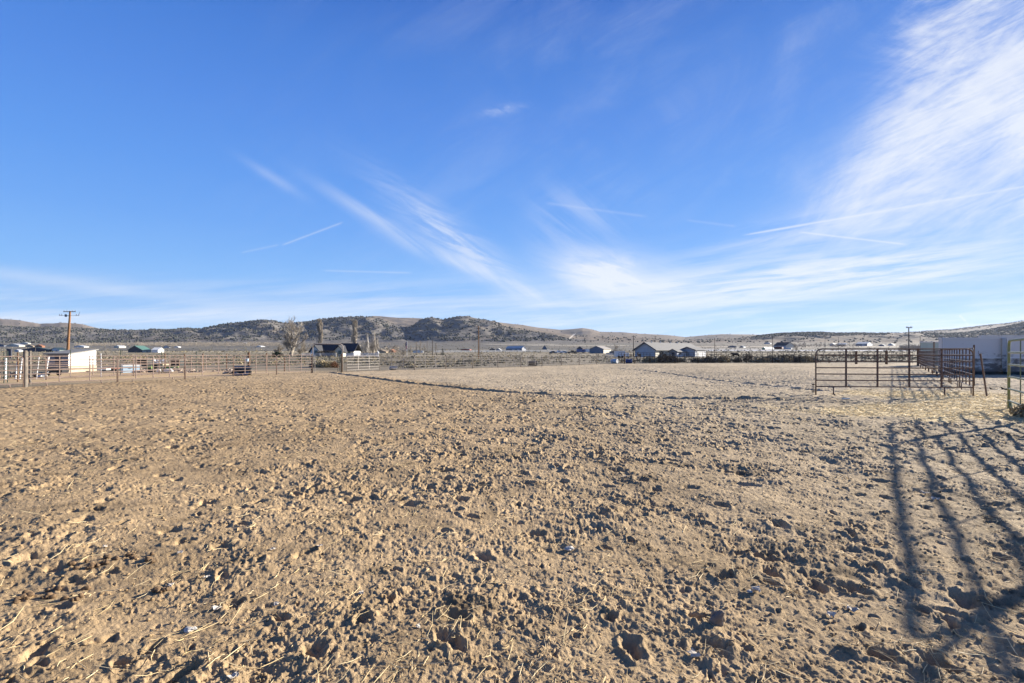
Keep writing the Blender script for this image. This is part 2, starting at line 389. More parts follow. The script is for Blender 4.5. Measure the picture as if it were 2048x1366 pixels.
ICO = _ico()
def tag(o, label=None, cat=None, group=None, kind=None):
    if label: o['label'] = label
    if cat: o['category'] = cat
    if group: o['group'] = group
    if kind: o['kind'] = kind
    return o
def thing(name, label, cat, loc, rz=0, group=None):
    o = bpy.data.objects.new(name, None); o.empty_display_size = .2; C.objects.link(o)
    o.location = loc; o.rotation_euler[2] = rz
    return tag(o, label, cat, group)
def big_mesh(name, V, F, m, tint=None, smooth=True):
    me = bpy.data.meshes.new(name); n = len(V); k = F.shape[1]
    me.vertices.add(n); me.vertices.foreach_set('co', V.astype(np.float32).ravel())
    me.loops.add(F.size); me.loops.foreach_set('vertex_index', F.astype(np.int32).ravel())
    me.polygons.add(len(F)); me.polygons.foreach_set('loop_start', np.arange(0, F.size, k, dtype=np.int32))
    me.update(calc_edges=True)
    if smooth: me.polygons.foreach_set('use_smooth', np.ones(len(F), bool))
    if tint is not None:
        a = me.color_attributes.new('tint', 'FLOAT_COLOR', 'POINT')
        a.data.foreach_set('color', np.concatenate([tint, np.ones((n,1))], 1).astype(np.float32).ravel())
    me.materials.append(M[m]); o = bpy.data.objects.new(name, me); C.objects.link(o)
    return o

# ------------------------------------------------------------------ ground and hills
azd = np.radians(np.linspace(-50.5, 50.5, 1560))
azr = np.radians(np.linspace(50.5, 309.5, 64))[1:-1]
AZ = np.concatenate([azd, azr]); NC = len(AZ)
rs = [.35, .8, 1.2]; r = 1.5
while r < 1500:
    rs.append(r)
    if r < 5: d = max(r*r/900, .005)
    elif r < 25: d = .024*(r/5)**.9
    elif r < 80: d = .10*(r/25)**1.1
    else: d = r*.0095
    r += d
nr = len(rs)
rs2 = [rs[-1]]
while rs2[-1] < 6500: rs2.append(rs2[-1]+ (5 if rs2[-1] < 2500 else 14 if rs2[-1] < 4000 else 200))
def ring_mesh(name, rr, m, closed_center):
    rr = np.array(rr); RR, AA = np.meshgrid(rr, AZ, indexing='ij')
    X = RR*np.sin(AA); Y = RR*np.cos(AA)
    x = X.ravel(); y = Y.ravel(); z = terrain(x, y); near = np.hypot(x, y) < 90
    z[near] += micro(x[near], y[near])
    t = np.zeros((len(x), 3))
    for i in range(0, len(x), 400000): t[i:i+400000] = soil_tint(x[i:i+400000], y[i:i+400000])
    V = np.stack([x, y, z], 1); n = len(rr)
    i = np.arange(n-1)[:, None]; j = np.arange(NC)[None, :]; j2 = (j+1) % NC
    F = np.stack([i*NC+j, i*NC+j2, (i+1)*NC+j2, (i+1)*NC+j], -1).reshape(-1, 4)[:, ::-1]
    return big_mesh(name, V, F, m, t)
print('rings', nr, len(rs2), 'cols', NC)
g = tag(ring_mesh('ground', rs, 'soil', True), kind='structure')
h = tag(ring_mesh('hills', rs2, 'hill', False), kind='structure')

# ------------------------------------------------------------------ stuff: junipers, sage, straw, clods
def scatter_mesh(name, pts, rad, hgt, m, kind_label, leaf=False, seed=1, nb=1):
    """pts Nx3, each a small irregular clump of faceted foliage"""
    rng = np.random.default_rng(seed)
    base = np.array(ICO[0][0]); bf = np.array(ICO[0][1]); n = len(pts)
    k = len(base)
    jit = 1+rng.uniform(-.35, .35, (n, k, 1))
    V = base[None]*jit
    V = V*np.stack([rad, rad*rng.uniform(.8,1.2,n), hgt], 1)[:, None, :]
    a = rng.uniform(0, 6.28, n); ca, sa = np.cos(a)[:, None], np.sin(a)[:, None]
    X = V[...,0]*ca-V[...,1]*sa; Y = V[...,0]*sa+V[...,1]*ca
    V = np.stack([X, Y, V[...,2]], -1)+pts[:, None, :]
    F = bf[None]+(np.arange(n)*k)[:, None, None]
    return big_mesh(name, V.reshape(-1,3), F.reshape(-1,3), m, None, False)
def leafy(pts, rad, hgt, per, lsz, seed):
    """tufts of narrow upright leaf triangles around each point"""
    rng = np.random.default_rng(seed); n = len(pts)*per
    c = np.repeat(pts, per, 0); r_ = np.repeat(rad, per); h_ = np.repeat(hgt, per)
    a = rng.uniform(0, 6.28, n); q = np.sqrt(rng.uniform(0, 1, n))
    zz = rng.uniform(0, 1, n)
    wid = np.sqrt(np.clip(1-(zz*1.6-.6)**2, .05, 1))
    b = c+np.stack([np.cos(a)*q*r_*wid, np.sin(a)*q*r_*wid, h_*zz*rng.uniform(.7, 1.1, n)], 1)
    d = rng.normal(0, 1, (n, 3)); d[:, 2] = np.abs(d[:, 2])+.3; d /= np.linalg.norm(d, axis=1)[:, None]
    e = rng.normal(0, 1, (n, 3)); e -= (e*d).sum(1)[:, None]*d; e /= np.linalg.norm(e, axis=1)[:, None]
    ls = (lsz*r_*rng.uniform(.6, 1.4, n))[:, None]
    V = np.stack([b-e*ls*.4, b+e*ls*.4, b+d*ls*1.3], 1).reshape(-1, 3)
    F = np.arange(n*3).reshape(-1, 3)
    return V, F
rng = np.random.default_rng(3)
# junipers on the slopes
n = 150000
p_ = rng.uniform(-60, 2110, n); D_ = rng.uniform(1480, 4050, n)
X_ = (p_-1024)/1000*D_; Y_ = D_
z_ = terrain(X_, Y_); py_ = HZ-(z_-EYE)/D_*1000
cl = fbm(X_/150, Y_/150, 4, 500); cl2 = fbm(X_/40, Y_/40, 2, 501)
front = (D_ < 2400)
slope_y = np.interp(p_, [-100,300,500,700,950,1000,1140,1200], [690,684,682,680,681,683,681,676])
den = front*sstep(0, 3, slope_y-py_+1.5)*np.clip(.75+.8*cl+.6*cl2, 0, 1)
line = np.interp(p_, [985,1010,1060,1100,1140], [640,652,661,668,677])
den = np.where(p_ > 985, den*sstep(0, 1.5, py_-line)*1.4, den)
den = np.where(p_ > 1145, 0, den)
den = np.where((p_ < 205) & front, den*.9, den)
topy = np.minimum(np.interp(p_, SKY[:,0], SKY[:,1]), np.interp(p_, SKB[:,0], SKB[:,1]))
rt = p_ > 1145
den = np.where(rt, .025+.10*sstep(.1,.4,cl), den)
den = np.where(rt & (p_ < 1250) & (p_ > 1195) & (np.abs(py_-666) < 2.2), .6, den)
den = np.where((p_ > 1460) & (p_ < 1780) & front & (py_-np.interp(p_, SKY[:,0], SKY[:,1]) < np.interp(p_, [1460,1520,1620,1700,1780], [1.5,5,7,4,2])), .8*sstep(1470, 1560, p_), den)
den = np.where((p_ > 1760) & (~front) & (py_-topy < 2.5), .35, den)
den = np.where((p_ > 1840) & front & (py_ < 676), .95*sstep(1820, 1900, p_), den)
den = np.where((~front) & (p_ < 1700), np.where(p_ < 300, .03, .012), den)
keep = rng.uniform(0, 1, n) < den*np.where(p_ > 1145, .8, .42)
P_ = np.stack([X_, Y_, z_], 1)[keep]
sz = rng.uniform(1.3, 4.2, len(P_))*np.where(P_[:,1] > 2500, 1.1, 1.0)
P_[:, 2] += sz*.45
print('junipers', len(P_))
jun = tag(scatter_mesh('juniper_cover', P_, sz, sz*.85, 'juniper', '', seed=5), 'dark green junipers dotted over the far hillsides', 'juniper woodland', kind='stuff')
# sagebrush on the flats
n = 52000
D_ = 50+1300*rng.uniform(0, 1, n)**1.9; p_ = rng.uniform(-80, 2130, n)
X_ = (p_-1024)/1000*D_; Y_ = D_
A_ = arena_mask(X_, Y_-2.)
cl = fbm(X_/25, Y_/25, 3, 510)
kp = (A_ < .01) & (rng.uniform(0, 1, n) < np.clip((.45+1.2*cl), .05, 1)*np.where(D_ > 450, .35, .75)) & ~((X_ < -12) & (Y_ < 60)) & ~((X_ > 18) & (Y_ < 90) & (Y_ < 60))
P_ = np.stack([X_, Y_, terrain(X_, Y_)], 1)[kp]; Dk = D_[kp]
sz = rng.uniform(.18, .55, len(P_))*np.where(Dk > 350, 1.7, 1.)*np.where(Dk < 110, .8, 1)
hg = sz*rng.uniform(.5, .9, len(P_))
mix = rng.uniform(0, 1, len(P_)) < .30
for nm, mk, sel, lb in (('sagebrush_cover', 'sage', ~mix, 'grey green sagebrush covering the flat ground behind the arena'), ('dry_grass_cover', 'drygrass', mix, 'straw coloured dry bunch grass between the sagebrush')):
    q = P_[sel]; d = Dk[sel]; nearm = d < 330
    V1, F1 = leafy(q[nearm], sz[sel][nearm], hg[sel][nearm], 22, .42, 9)
    V2, F2 = leafy(q[~nearm], sz[sel][~nearm], hg[sel][~nearm], 8, .75, 10)
    V = np.concatenate([V1, V2]); F = np.concatenate([F1, F2+len(V1)])
    tag(big_mesh(nm, V, F, mk, None, False), lb, 'ground cover', kind='stuff')
# far tree belts (reads as one mass)
pts = []
for p0, p1, d0, d1, k in ((270,560,780,1100,900),(150,330,800,1000,250),(1560,1720,700,820,110),(1800,1900,420,560,160),(720,800,330,420,50),(620,780,900,1000,120)):
    for i in range(k):
        D = random.uniform(d0, d1); p = random.uniform(p0, p1); x, y = at(p, D); pts.append((x, y, tz(x, y)))
pts = np.array(pts); sz = rng.uniform(1.3, 3.0, len(pts))
V, F = leafy(pts, sz, sz*1.7, 60, .22, 12)
tag(big_mesh('distant_tree_belt', V, F, 'twig', None, False), 'bare brown trees forming a belt across the far flats', 'tree belt', kind='stuff')

def litter(name, X, Y, L, rad, m, label, cat, seed, lift=.006, up=.25):
    rg = np.random.default_rng(seed); n = len(X)
    Z = terrain(X, Y)+micro(X, Y)
    a = rg.uniform(0, 6.28, n)
    ex, ey = X+np.cos(a)*L, Y+np.sin(a)*L
    Z2 = terrain(ex, ey)+micro(ex, ey)+np.abs(rg.normal(0, up, n))*L*.35
    mx, my = (X+ex)/2, (Y+ey)/2
    Zm = np.maximum(terrain(mx, my)+micro(mx, my), (Z+Z2)/2-.01)
    bend = rg.normal(0, .10, n)*L; mx = mx-np.sin(a)*bend; my = my+np.cos(a)*bend
    A0 = np.stack([X, Y, Z+lift], 1); A1 = np.stack([mx, my, Zm+lift+.002], 1); A2 = np.stack([ex, ey, Z2+lift], 1)
    side = np.stack([-np.sin(a), np.cos(a), 0*a], 1)*rad[:, None]; upv = np.array([0,0,1.])[None]*rad[:, None]*1.5
    rings = []
    for A_, w in ((A0,.8),(A1,1.),(A2,.5)):
        rings += [A_-side*w, A_+side*w, A_+upv*w]
    V = np.stack(rings, 1).reshape(-1, 3)
    f = []
    for i in (0, 3):
        for k in range(3):
            f.append((i+k, i+(k+1) % 3, i+3+(k+1) % 3, i+3+k))
    F = (np.array(f)[None]+(np.arange(n)*9)[:, None, None]).reshape(-1, 4)
    return tag(big_mesh(name, V, F, m, None, False), label, cat, kind='stuff')
n = 60000
X_ = rng.uniform(5, 24, n); Y_ = rng.uniform(9, 26, n)
k = rng.uniform(0, 1, n) < straw_w(X_, Y_)*.75; X_ = X_[k]; Y_ = Y_[k]
litter('straw_bedding', X_, Y_, rng.uniform(.05, .22, len(X_)), rng.uniform(.003, .007, len(X_)), 'straw', 'golden straw strewn over the ground by the rusty pipe panel', 'straw', 21, .010, .18)
n = 26000
D_ = 1.6+12*rng.uniform(0, 1, n)**1.6; p_ = rng.uniform(-150, 2250, n); X_ = (p_-1024)/1000*D_; Y_ = D_
k = rng.uniform(0, 1, n) < (.35+.65*sstep(-4, 0, X_))*np.clip(.35+1.9*fbm(X_/.5, Y_/.5, 3, 900), .06, 1); X_ = X_[k]; Y_ = Y_[k]
Ls = .015+.19*rng.uniform(0, 1, len(X_))**3
litter('straw_stalks', X_, Y_, Ls, .0008+.0018*rng.uniform(0, 1, len(X_)), 'straw', 'loose pale straw stalks scattered over the churned soil in front', 'straw', 22, .004, .5)
n = 16000
D_ = 1.6+9*rng.uniform(0, 1, n)**1.5; p_ = rng.uniform(-150, 2250, n); X_ = (p_-1024)/1000*D_; Y_ = D_
Z_ = terrain(X_, Y_)+micro(X_, Y_)
sz = .002+.012*rng.uniform(0, 1, n)**4
cl_ = scatter_mesh('soil_crumbs', np.stack([X_, Y_, Z_+sz*.3], 1), sz, sz*.7, 'soil', '', seed=31)
tt = soil_tint(X_, Y_); a = cl_.data.color_attributes.new('tint', 'FLOAT_COLOR', 'POINT')
tt = np.repeat(tt, 12, 0)*.95; a.data.foreach_set('color', np.concatenate([tt, np.ones((len(tt),1))], 1).astype(np.float32).ravel())
tag(cl_, 'small crumbs of brown soil lying over the foreground', 'soil crumbs', kind='stuff')

def gz(x, y):
    a = np.array([x]); b = np.array([y]); return float(terrain(a, b)[0]+micro(a, b)[0])

# ------------------------------------------------------------------ pipe panels
def panel(x0, y0, x1, y1, h, label, m='pink', nr=7, braces=3, r=.021, foot=.17, feet=(.2,.8), group='pipe livestock panels', name='livestock_panel', rm=None, rad=.17, toprail=None, z0=None):
    L = math.hypot(x1-x0, y1-y0); a = math.atan2(y1-y0, x1-x0)
    za = tz(x0, y0) if z0 is None else z0; zb = tz(x1, y1) if z0 is None else z0
    t = thing(name, label, 'fence panel', (x0, y0, za), a, group)
    sl = (zb-za)/L
    def P(u, z): return (u, 0, z+sl*u)
    g = r*1.15; pts = [P(g, -.03)]; 
    for k in range(6):
        q = k/5*math.pi/2; pts.append(P(g+rad*(1-math.cos(q)), h-rad+rad*math.sin(q)))
    for k in range(6):
        q = math.pi/2*(1-k/5); pts.append(P(L-g-rad*(1-math.cos(q)), h-rad+rad*math.sin(q)))
    pts.append(P(L-g, -.03))
    MB().tube(pts, r, 8).build('frame', m, t, True)
    zs = [foot+(h-foot)*k/(nr-1) for k in range(nr-1)]
    for z in zs:
        MB().tube([P(g, z), P(L-g, z)], r*.85, 8).build('rail', rm or m, t, False)
    br_ = .35 if name == 'livestock_panel' and m == 'green' else 1.
    for k in range(braces):
        u = L*(k+1)/(braces+1); MB().box(u-r*.9*br_, u+r*.9*br_, -r*br_, r*br_, foot+sl*u, h-.01+sl*u).build('brace', m, t)
    for f in feet:
        u = L*f; MB().tube([P(u, foot), P(u, .06), P(u+.05, -.02)], r, 6).build('foot', m, t, True)
    return t
# left row, nearest panels
row = [(-170,20.5),(48,23.7),(52,23.9),(235,27.6),(370,31),(467,34.4),(553,37.4),(625,40.6)]
lab = ['weathered pipe panel running off the left edge of the photo', None, 'weathered pipe panel in front of the white shed', 'weathered pipe panel in front of the green roofed barn and small white box',
       'weathered pipe panel just left of the black drums', 'weathered pipe panel in front of the black drums', 'weathered pipe panel left of the tall gate frame']
for i in range(len(row)-1):
    if lab[i] is None: continue
    a = at(*row[i]); b = at(*row[i+1])
    panel(*a, *b, 1.46, lab[i], 'pink', 7, 1 if i == 0 else 2+(i % 2), feet=(.2,.8) if i else (.12,.4,.85))
row = [(-60,28.5),(92,30.2),(267,35),(318,38.2),(440,43)]
lab = ['older pipe panel behind the first row at the left edge', 'older pipe panel close to the front of the white shed', 'short older pipe panel behind the small white box', 'older pipe panel behind the rubble heaps left of the drums']
for i in range(4): panel(*at(*row[i]), *at(*row[i+1]), 1.42, lab[i], 'pink', 7, 3, feet=(.3,.7), group='older pipe panels of the back row')
row = [(693,42.2),(759,46),(829,47.8),(891,50.4),(945,52.4),(996,54.6),(1042,56.6),(1084,58.8),(1123,60.8),(1158,63),(1193,65.2),(1226,67)]
lab = ['just right of the tall gate frame', 'behind the white boulder', 'below the bare poplar row', 'in front of the small spruce', 'in front of the wooden power pole', 'left of the black barrel under the pale roofed barn',
       'holding the black barrel behind it', 'right of the black barrel', 'below the dark small house', 'left of the grey barn', 'in front of the grey barn, ending at the pale barrel']
for i in range(11): panel(*at(*row[i]), *at(*row[i+1]), 1.36 if i < 7 else 1.3, 'pale grey pipe panel '+lab[i], 'palepipe', 6, 2, r=.02, feet=(.25,.75), group='pale pipe panels across the middle', rad=.12)
for px, Y in [(829,48),(945,52.6),(996,54.8),(1042,56.8),(1084,59),(1123,61),(1193,65.4),(759,46.3)]:
    pass
row = [(1237,68),(1268,68.6),(1300,69),(1350,69.6),(1396,70),(1442,70.4),(1493,70.6),(1545,70.8),(1600,70.6),(1658,70),(1712,69.5),(1773,69),(1826,68)]
lab = ['beside the brown post and the blue barrel', 'crossed by the leaning post', 'under the gable end of the big grey house', 'under the porch of the big grey house', 'under the garage of the big grey house', 'below the black cow',
  'right of the black cow', 'with dark brush heaped behind it', 'below the dark roofed far house', 'seen through the left end of the big rusty panel', 'between the two thick brown posts', 'right of the thick brown posts']
for i in range(12): panel(*at(*row[i]), *at(*row[i+1]), 1.5, 'dark pipe panel '+lab[i], 'darkpipe', 6, 4, r=.022, feet=(), group='dark pipe panels of the far fence', rad=.1)
# receding row on the right, and the big panel across its near end
A0 = np.array([17.45,18.9]); dr = np.array([28.3,37.2]); dr = dr/np.linalg.norm(dr)
w = ['nearest', 'second', 'third', 'fourth', 'fifth', 'sixth', 'seventh', 'eighth', 'ninth', 'farthest']
for i in range(10):
    a = A0+dr*(4.93*i+.03); b = A0+dr*(4.93*(i+1)-.03)
    panel(*a, *b, 1.8, 'rusty pipe panel, %s in the row receding from the near corner toward the far fence' % w[i] if 0 < i < 9 else 'rusty pipe panel, %s end of the receding row on the right' % w[i], 'rust', 7, 3, r=.02, foot=.32, feet=(.15,.85), group='rusty pipe panels receding on the right', rm='palepipe')
a = at(1630,19.3); b = (17.30,18.72)
big = panel(*a, *b, 1.775, 'large rusty pipe panel standing across the near right, above the straw', 'rust', 7, 4, r=.026, foot=.33, feet=(.12,.82), group=None, rad=.22)
# green row leaving the frame on the right
g0 = np.array([14.4,14.5]); gd = np.array([-.592,-.806]); s = 0
for i, L in enumerate((3.1,7.6,4.5,3.0)):
    a = g0+gd*s; b = g0+gd*(s+L-.05); s += L
    panel(*a, *b, 1.98, ['green pipe panel with dusty pale rails cut by the right edge', 'green pipe panel beyond the right edge next to the first', 'green pipe panel beyond the right edge, third along', 'green pipe panel beyond the right edge nearest the camera'][i], 'green', (6,8,8,8)[i], (1,3,1,0)[i], r=.033, foot=.24, feet=(.09,.85), group='green pipe panels on the right', rm='greentop', rad=.2)
# extra uprights: posts
def post(px, Y, top, m, label, wd=.09, name='fence_post', sq=False, lean=0, group=None, cat='post', low=-.15):
    x, y = at(px, Y); z = tz(x, y); H = zpx(top, Y)-z
    mb = MB()
    if sq: mb.box(-wd/2, wd/2, -wd/2, wd/2, low, H)
    else: mb.tube([(0,0,low), (lean*.5,0.01,H*.5), (lean,0,H)], [wd/2, wd*.49, wd*.46], 10)
    mb.blob((lean, 0, H), wd*.42, int(px), 0, .1, (1,1,.3))
    o = mb.build(name, m, None, False, (x, y, z)); tag(o, label, cat, group); return o
post(50.5,23.8,701.5,'greywood','thick weathered wooden post between the first two left panels', .17)
post(60,26,702,'greywood','pale grey narrow post beside the thick wooden post', .10)
post(8,27,704,'tpost','dark thin steel post at the far left edge', .05)
post(15,27.5,702,'tpost','dark thin steel post near the left edge, left of the white poles', .05)
post(35.5,28,705,'wood','narrow brown post between the white poles', .07)
post(141,33,699.5,'tpost','dark thin steel post in front of the white shed', .05)
post(202,33.5,707,'pvc','thin white stake right of the white shed', .05)
post(241,36,699,'tpost','dark steel post behind the small white box', .055)
post(323,40,701.5,'tpost','dark steel post left of the dark tarp shelter', .06)
post(330,44,707,'wood','brown wooden post behind the lime tarp', .12)
post(369,38,708,'wood','short brown post at a panel joint right of the tarp shelter', .09)
post(392.5,41,703,'tpost','dark steel post above the pale rubble', .07)
post(405.5,43,707.5,'wood','brown wooden post right of the pale rubble', .12)
post(453,43,707.5,'wood','slim brown post between rubble and drums', .09)
post(497.5,43,705,'wood','thick brown wooden post behind the black drums', .22)
post(533,45,706,'wood','brown wooden post right of the black drums', .12)
post(569,44,714,'wood','low dark post left of the tall gate frame', .1)
post(623.5,40.9,708,'wood','dark post beside the left leg of the tall gate frame', .11)
post(683.5,42.4,708,'wood','dark post beside the right leg of the tall gate frame', .10)
post(829,48,711,'darkpipe','brown post between pale panels right of the boulder', .12)
post(891,50.6,710,'darkpipe','brown post between pale panels below the spruce', .12)
post(945,52.7,711,'darkpipe','brown post between pale panels left of the power pole', .12)
post(996,54.9,711,'darkpipe','brown post between pale panels right of the power pole', .12)
post(1042,56.9,711,'darkpipe','brown post between pale panels left of the black barrel', .12)
post(1084,59.1,711,'darkpipe','brown post between pale panels right of the black barrel', .12)
post(1123,61.1,711,'darkpipe','brown post between pale panels below the dark small house', .12)
post(1158.5,63.3,710.5,'darkpipe','brown post between pale panels left of the grey barn', .12)
post(1193,65.5,710,'darkpipe','brown post between pale panels below the grey barn', .12)
post(1248.8,67.5,708,'wood','thick brown post between the pale and the blue barrel', .16)
x, y = at(1269,68.3)
tag(MB().tube([(0,0,-.1),(.55,.1,1.55)], [.05,.045], 8).build('leaning_post', 'wood', None, False, (x, y, tz(x, y))), 'dark wooden post leaning right beside the blue barrel', 'post')
post(1712.5,66,702.5,'wood','left one of two thick brown posts behind the big rusty panel', .30, low=-.2)
post(1773,65,701,'wood','right one of two thick brown posts behind the big rusty panel', .32, low=-.2)
post(1836,60,696,'wood','brown post where the receding row meets the far fence', .25)
post(1868,40,684,'greywood','tall grey post behind the receding row', .14)
post(1948,24.5,690,'wood','brown post in the middle of the nearest receding panels', .08)
# leaning perforated steel post
t = thing('leaning_steel_post', 'rusty studded steel post leaning against the near corner of the pipe pen', 'post', (*at(1974,18.9), tz(*at(1974,18.9))))
MB().tube([(0,0,-.05),(-.20,.05,1.60)], .030, 6).build('post_bar', 'rust', t)
mb = MB()
for k in range(14):
    f = .16+k*.042; mb.blob((-.20*f+.034, -.01, 1.6*f), .012, k, 0, 0)
mb.build('studs', 'pink', t)
MB().tube([(-.20,.05,1.5),(-.33,.0,1.62),(-.42,-.1,1.70)], .008, 5).build('wire_tie', 'darkpipe', t)
# latch pins of the big panel
t = MB().tube([(0,0,.38),(0,0,.44)], .02, 6).build('hinge', 'darkpipe', big, False, (-.07,0,0))
MB().tube([(0,0,.08),(0,0,.42)], .012, 6).build('pin', 'darkpipe', t); MB().tube([(-.04,0,.40),(.06,0,.41)], .022, 6).build('knuckle', 'darkpipe', t); MB().tube([(-.04,0,.15),(.06,0,.15)], .02, 6).build('knuckle', 'darkpipe', t)
# tall gate frame and its swung gate
xa, ya = at(625.5,40.6); xb, yb = at(685.5,41.8)
L = math.hypot(xb-xa, yb-ya); t = thing('arena_gateway', 'tall thin arched pipe gateway standing over the arena entrance', 'gateway', (xa, ya, 0), math.atan2(yb-ya, xb-xa))
Ht = zpx(687.5, 40.6)
MB().tube([(0,0,-.05),(0,0,Ht-.2),(.05,0,Ht-.06),(.2,0,Ht),(L-.2,0,Ht),(L-.05,0,Ht-.06),(L,0,Ht-.2),(L,0,-.05)], .035, 8).build('arch', 'palepipe', t, True)
MB().tube([(.16,0,0),(.16,0,1.46)], .025, 6).build('upright', 'palepipe', t); MB().tube([(L-.14,.0,0),(L-.14,.0,1.46)], .03, 6).build('upright', 'darkpipe', t)
a = at(683,41.5); b = at(675.5,42.6)
panel(*a, *b, 1.38, 'narrow green wire gate swung open beside the right leg of the tall frame', 'tpost', 8, 1, r=.014, foot=.1, feet=(), group=None, name='swing_gate', rad=.06)

# ------------------------------------------------------------------ buildings
def building(name, label, px, Y, pl, pr, theta, eave, ridge, wall='cream', gwall=None, roof='greyroof', base=None, cat='house', group=None, over=.35, wins=(), gwins=(), shed=False, trim=None, mir=False, b=None, ridge_dir='long', found=None):
    """near corner at (px,Y); gable end runs left to column pl, long side runs right to column pr"""
    if b is not None:                     # stand it where the rising flats meet this row
        for Y in range(120, 1460, 4):
            x_, y_ = at(px, Y)
            if tz(x_, y_) >= zpx(b, Y): break
    if mir: px, pl, pr = 2048-px, 2048-pr, 2048-pl
    cx, cy = at(px, Y)
    if not mir and pr > 1024: theta = max(theta, math.degrees(math.atan((pr-1024)/1000))+9)
    th = R(theta)
    k1 = (pl-1024)/1000; k2 = (pr-1024)/1000
    W = (cx-k1*cy)/(math.cos(th)+k1*math.sin(th)); L = (k2*cy-cx)/(math.sin(th)-k2*math.cos(th))
    z0 = tz(-cx if mir else cx, cy); H = zpx(eave, Y)-z0
    rY = Y+W/2*math.sin(th); RH = zpx(ridge, rY)-z0
    if base is not None: z0b = zpx(base, Y)-z0
    else: z0b = -.3
    t = thing(name, label, cat, (cx, cy, z0), -(math.pi/2-th)+math.pi/2-th*0 - 0, group)
    t.rotation_euler[2] = math.pi/2-th          # local +x = long side, local +y = gable direction
    m = MB()
    # walls: pentagon prism (x 0..L, y 0..W)
    if shed:
        vs = [(x,y,z) for x in (0,L) for y,z in ((0,z0b),(W,z0b),(W,RH),(0,H))]
        m.add(vs, [(0,1,2,3),(7,6,5,4),(0,3,7,4),(1,5,6,2),(0,4,5,1)])
    else:
        vs = [(x,y,z) for x in (0,L) for y,z in ((0,z0b),(W,z0b),(W,H),(W/2,RH),(0,H))]
        m.add(vs, [(0,1,2,3,4),(9,8,7,6,5),(0,4,9,5),(1,6,7,2),(0,5,6,1)])
    wo = m.build('wall', wall, t)
    if gwall:
        wo.data.materials.append(M[gwall]); wo.data.polygons[0].material_index = 1; wo.data.polygons[1].material_index = 1
    th_ = .12; rr = MB(); o = over
    if shed:
        s = (RH-H)/W; a = [(-o,z+.01) for z in (0,)]
        pr_ = [(-o, H-o*s+.01), (W+o, RH+o*s+.01)]
        vs = []
        for x in (-o, L+o):
            vs += [(x, pr_[0][0], pr_[0][1]), (x, pr_[1][0], pr_[1][1]), (x, pr_[1][0], pr_[1][1]+th_), (x, pr_[0][0], pr_[0][1]+th_)]
        rr.add(vs, [(0,1,2,3),(7,6,5,4),(3,2,6,7),(0,4,5,1),(0,3,7,4),(1,5,6,2)])
    else:
        s = (RH-H)/(W/2)
        pr_ = [(-o, H-o*s+.01), (W/2, RH+.01), (W+o, H-o*s+.01)]
        vs = []
        for x in (-o, L+o):
            vs += [(x,q[0],q[1]) for q in pr_]+[(x,q[0],q[1]+th_) for q in pr_]
        rr.add(vs, [(0,1,4,3),(1,2,5,4),(9,10,7,6),(10,11,8,7),(3,4,10,9),(4,5,11,10),(0,6,7,1),(1,7,8,2),(0,3,9,6),(2,8,11,5)])
    ro = rr.build('roof', roof, t)
    if trim and not shed:
        f = MB(); e = o+.02
        vs = []
        for x in (-e-.04, -e+.02):
            vs += [(x,-o,H-o*s-.14),(x,W/2,RH-.14),(x,W+o,H-o*s-.14),(x,-o,H-o*s+.16),(x,W/2,RH+.16),(x,W+o,H-o*s+.16)]
        f.add(vs, [(0,1,4,3),(1,2,5,4),(9,10,7,6),(10,11,8,7),(3,4,10,9),(4,5,11,10),(0,6,7,1),(1,7,8,2),(0,3,9,6),(2,8,11,5)])
        f.build('fascia', trim, t)
    def win(axis, u0, u1, v0, v1, mk, nm):
        lo = z0b if z0b > 0 else 0
        za = lo+(H-lo)*v0; zb = lo+(H-lo)*v1
        w_ = MB()
        if axis == 'l': w_.box(L*u0, L*u1, -.05, .05, za, zb)
        else: w_.box(-.05, .05, W*u0, W*u1, za, zb)
        fr = MB(); e = .07
        wo_ = w_.build(nm, mk, t)
        if nm == 'window':
            if axis == 'l':
                fr.box(L*u0-e, L*u1+e, -.04, .03, zb+.002, zb+e); fr.box(L*u0-e, L*u1+e, -.08, .03, za-e, za-.002)
            else:
                fr.box(-.04, .03, W*u0-e, W*u1+e, zb+.002, zb+e); fr.box(-.08, .03, W*u0-e, W*u1+e, za-e, za-.002)
            fr.build('frame', 'white', wo_)
    for q in wins: win('l', *q[:4], q[4] if len(q) > 4 else 'glass', q[5] if len(q) > 5 else 'window')
    for q in gwins: win('g', *q[:4], q[4] if len(q) > 4 else 'glass', q[5] if len(q) > 5 else 'window')
    if found:
        MB().box(-.02, L+.02, -.02, W+.02, -.2, z0b-.002).build('foundation', found, t)
    if mir:
        t.location[0] = -cx; t.rotation_euler[2] = math.pi-t.rotation_euler[2]
        for o_ in t.children_recursive:
            for v_ in o_.data.vertices: v_.co.y *= -1
            o_.data.flip_normals()
    t['L'] = L; t['W'] = W; t['H'] = H; t['RH'] = RH
    return t
# big grey roofed house right of centre
hs = building('ranch_house', 'large white house with long grey roof and shaded blue grey gable behind the barrels', 1311,150,1270,1400,45, 698.6, 684.8, 'cream', 'bluewhite', 'greyroof', over=.6, trim='trim',  # gable shade painted as pale grey siding against the cream sunny side
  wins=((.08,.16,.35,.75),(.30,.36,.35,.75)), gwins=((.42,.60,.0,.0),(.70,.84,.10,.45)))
L, W, H, RH = hs['L'], hs['W'], hs['H'], hs['RH']
pw = MB()
for f in (.12,.30,.52,.68): pw.tube([(L*f, W*.47, RH-.1),(L*f, W*.47, RH+.45)], .13, 8)
pw.build('roof_vent', 'white', hs)
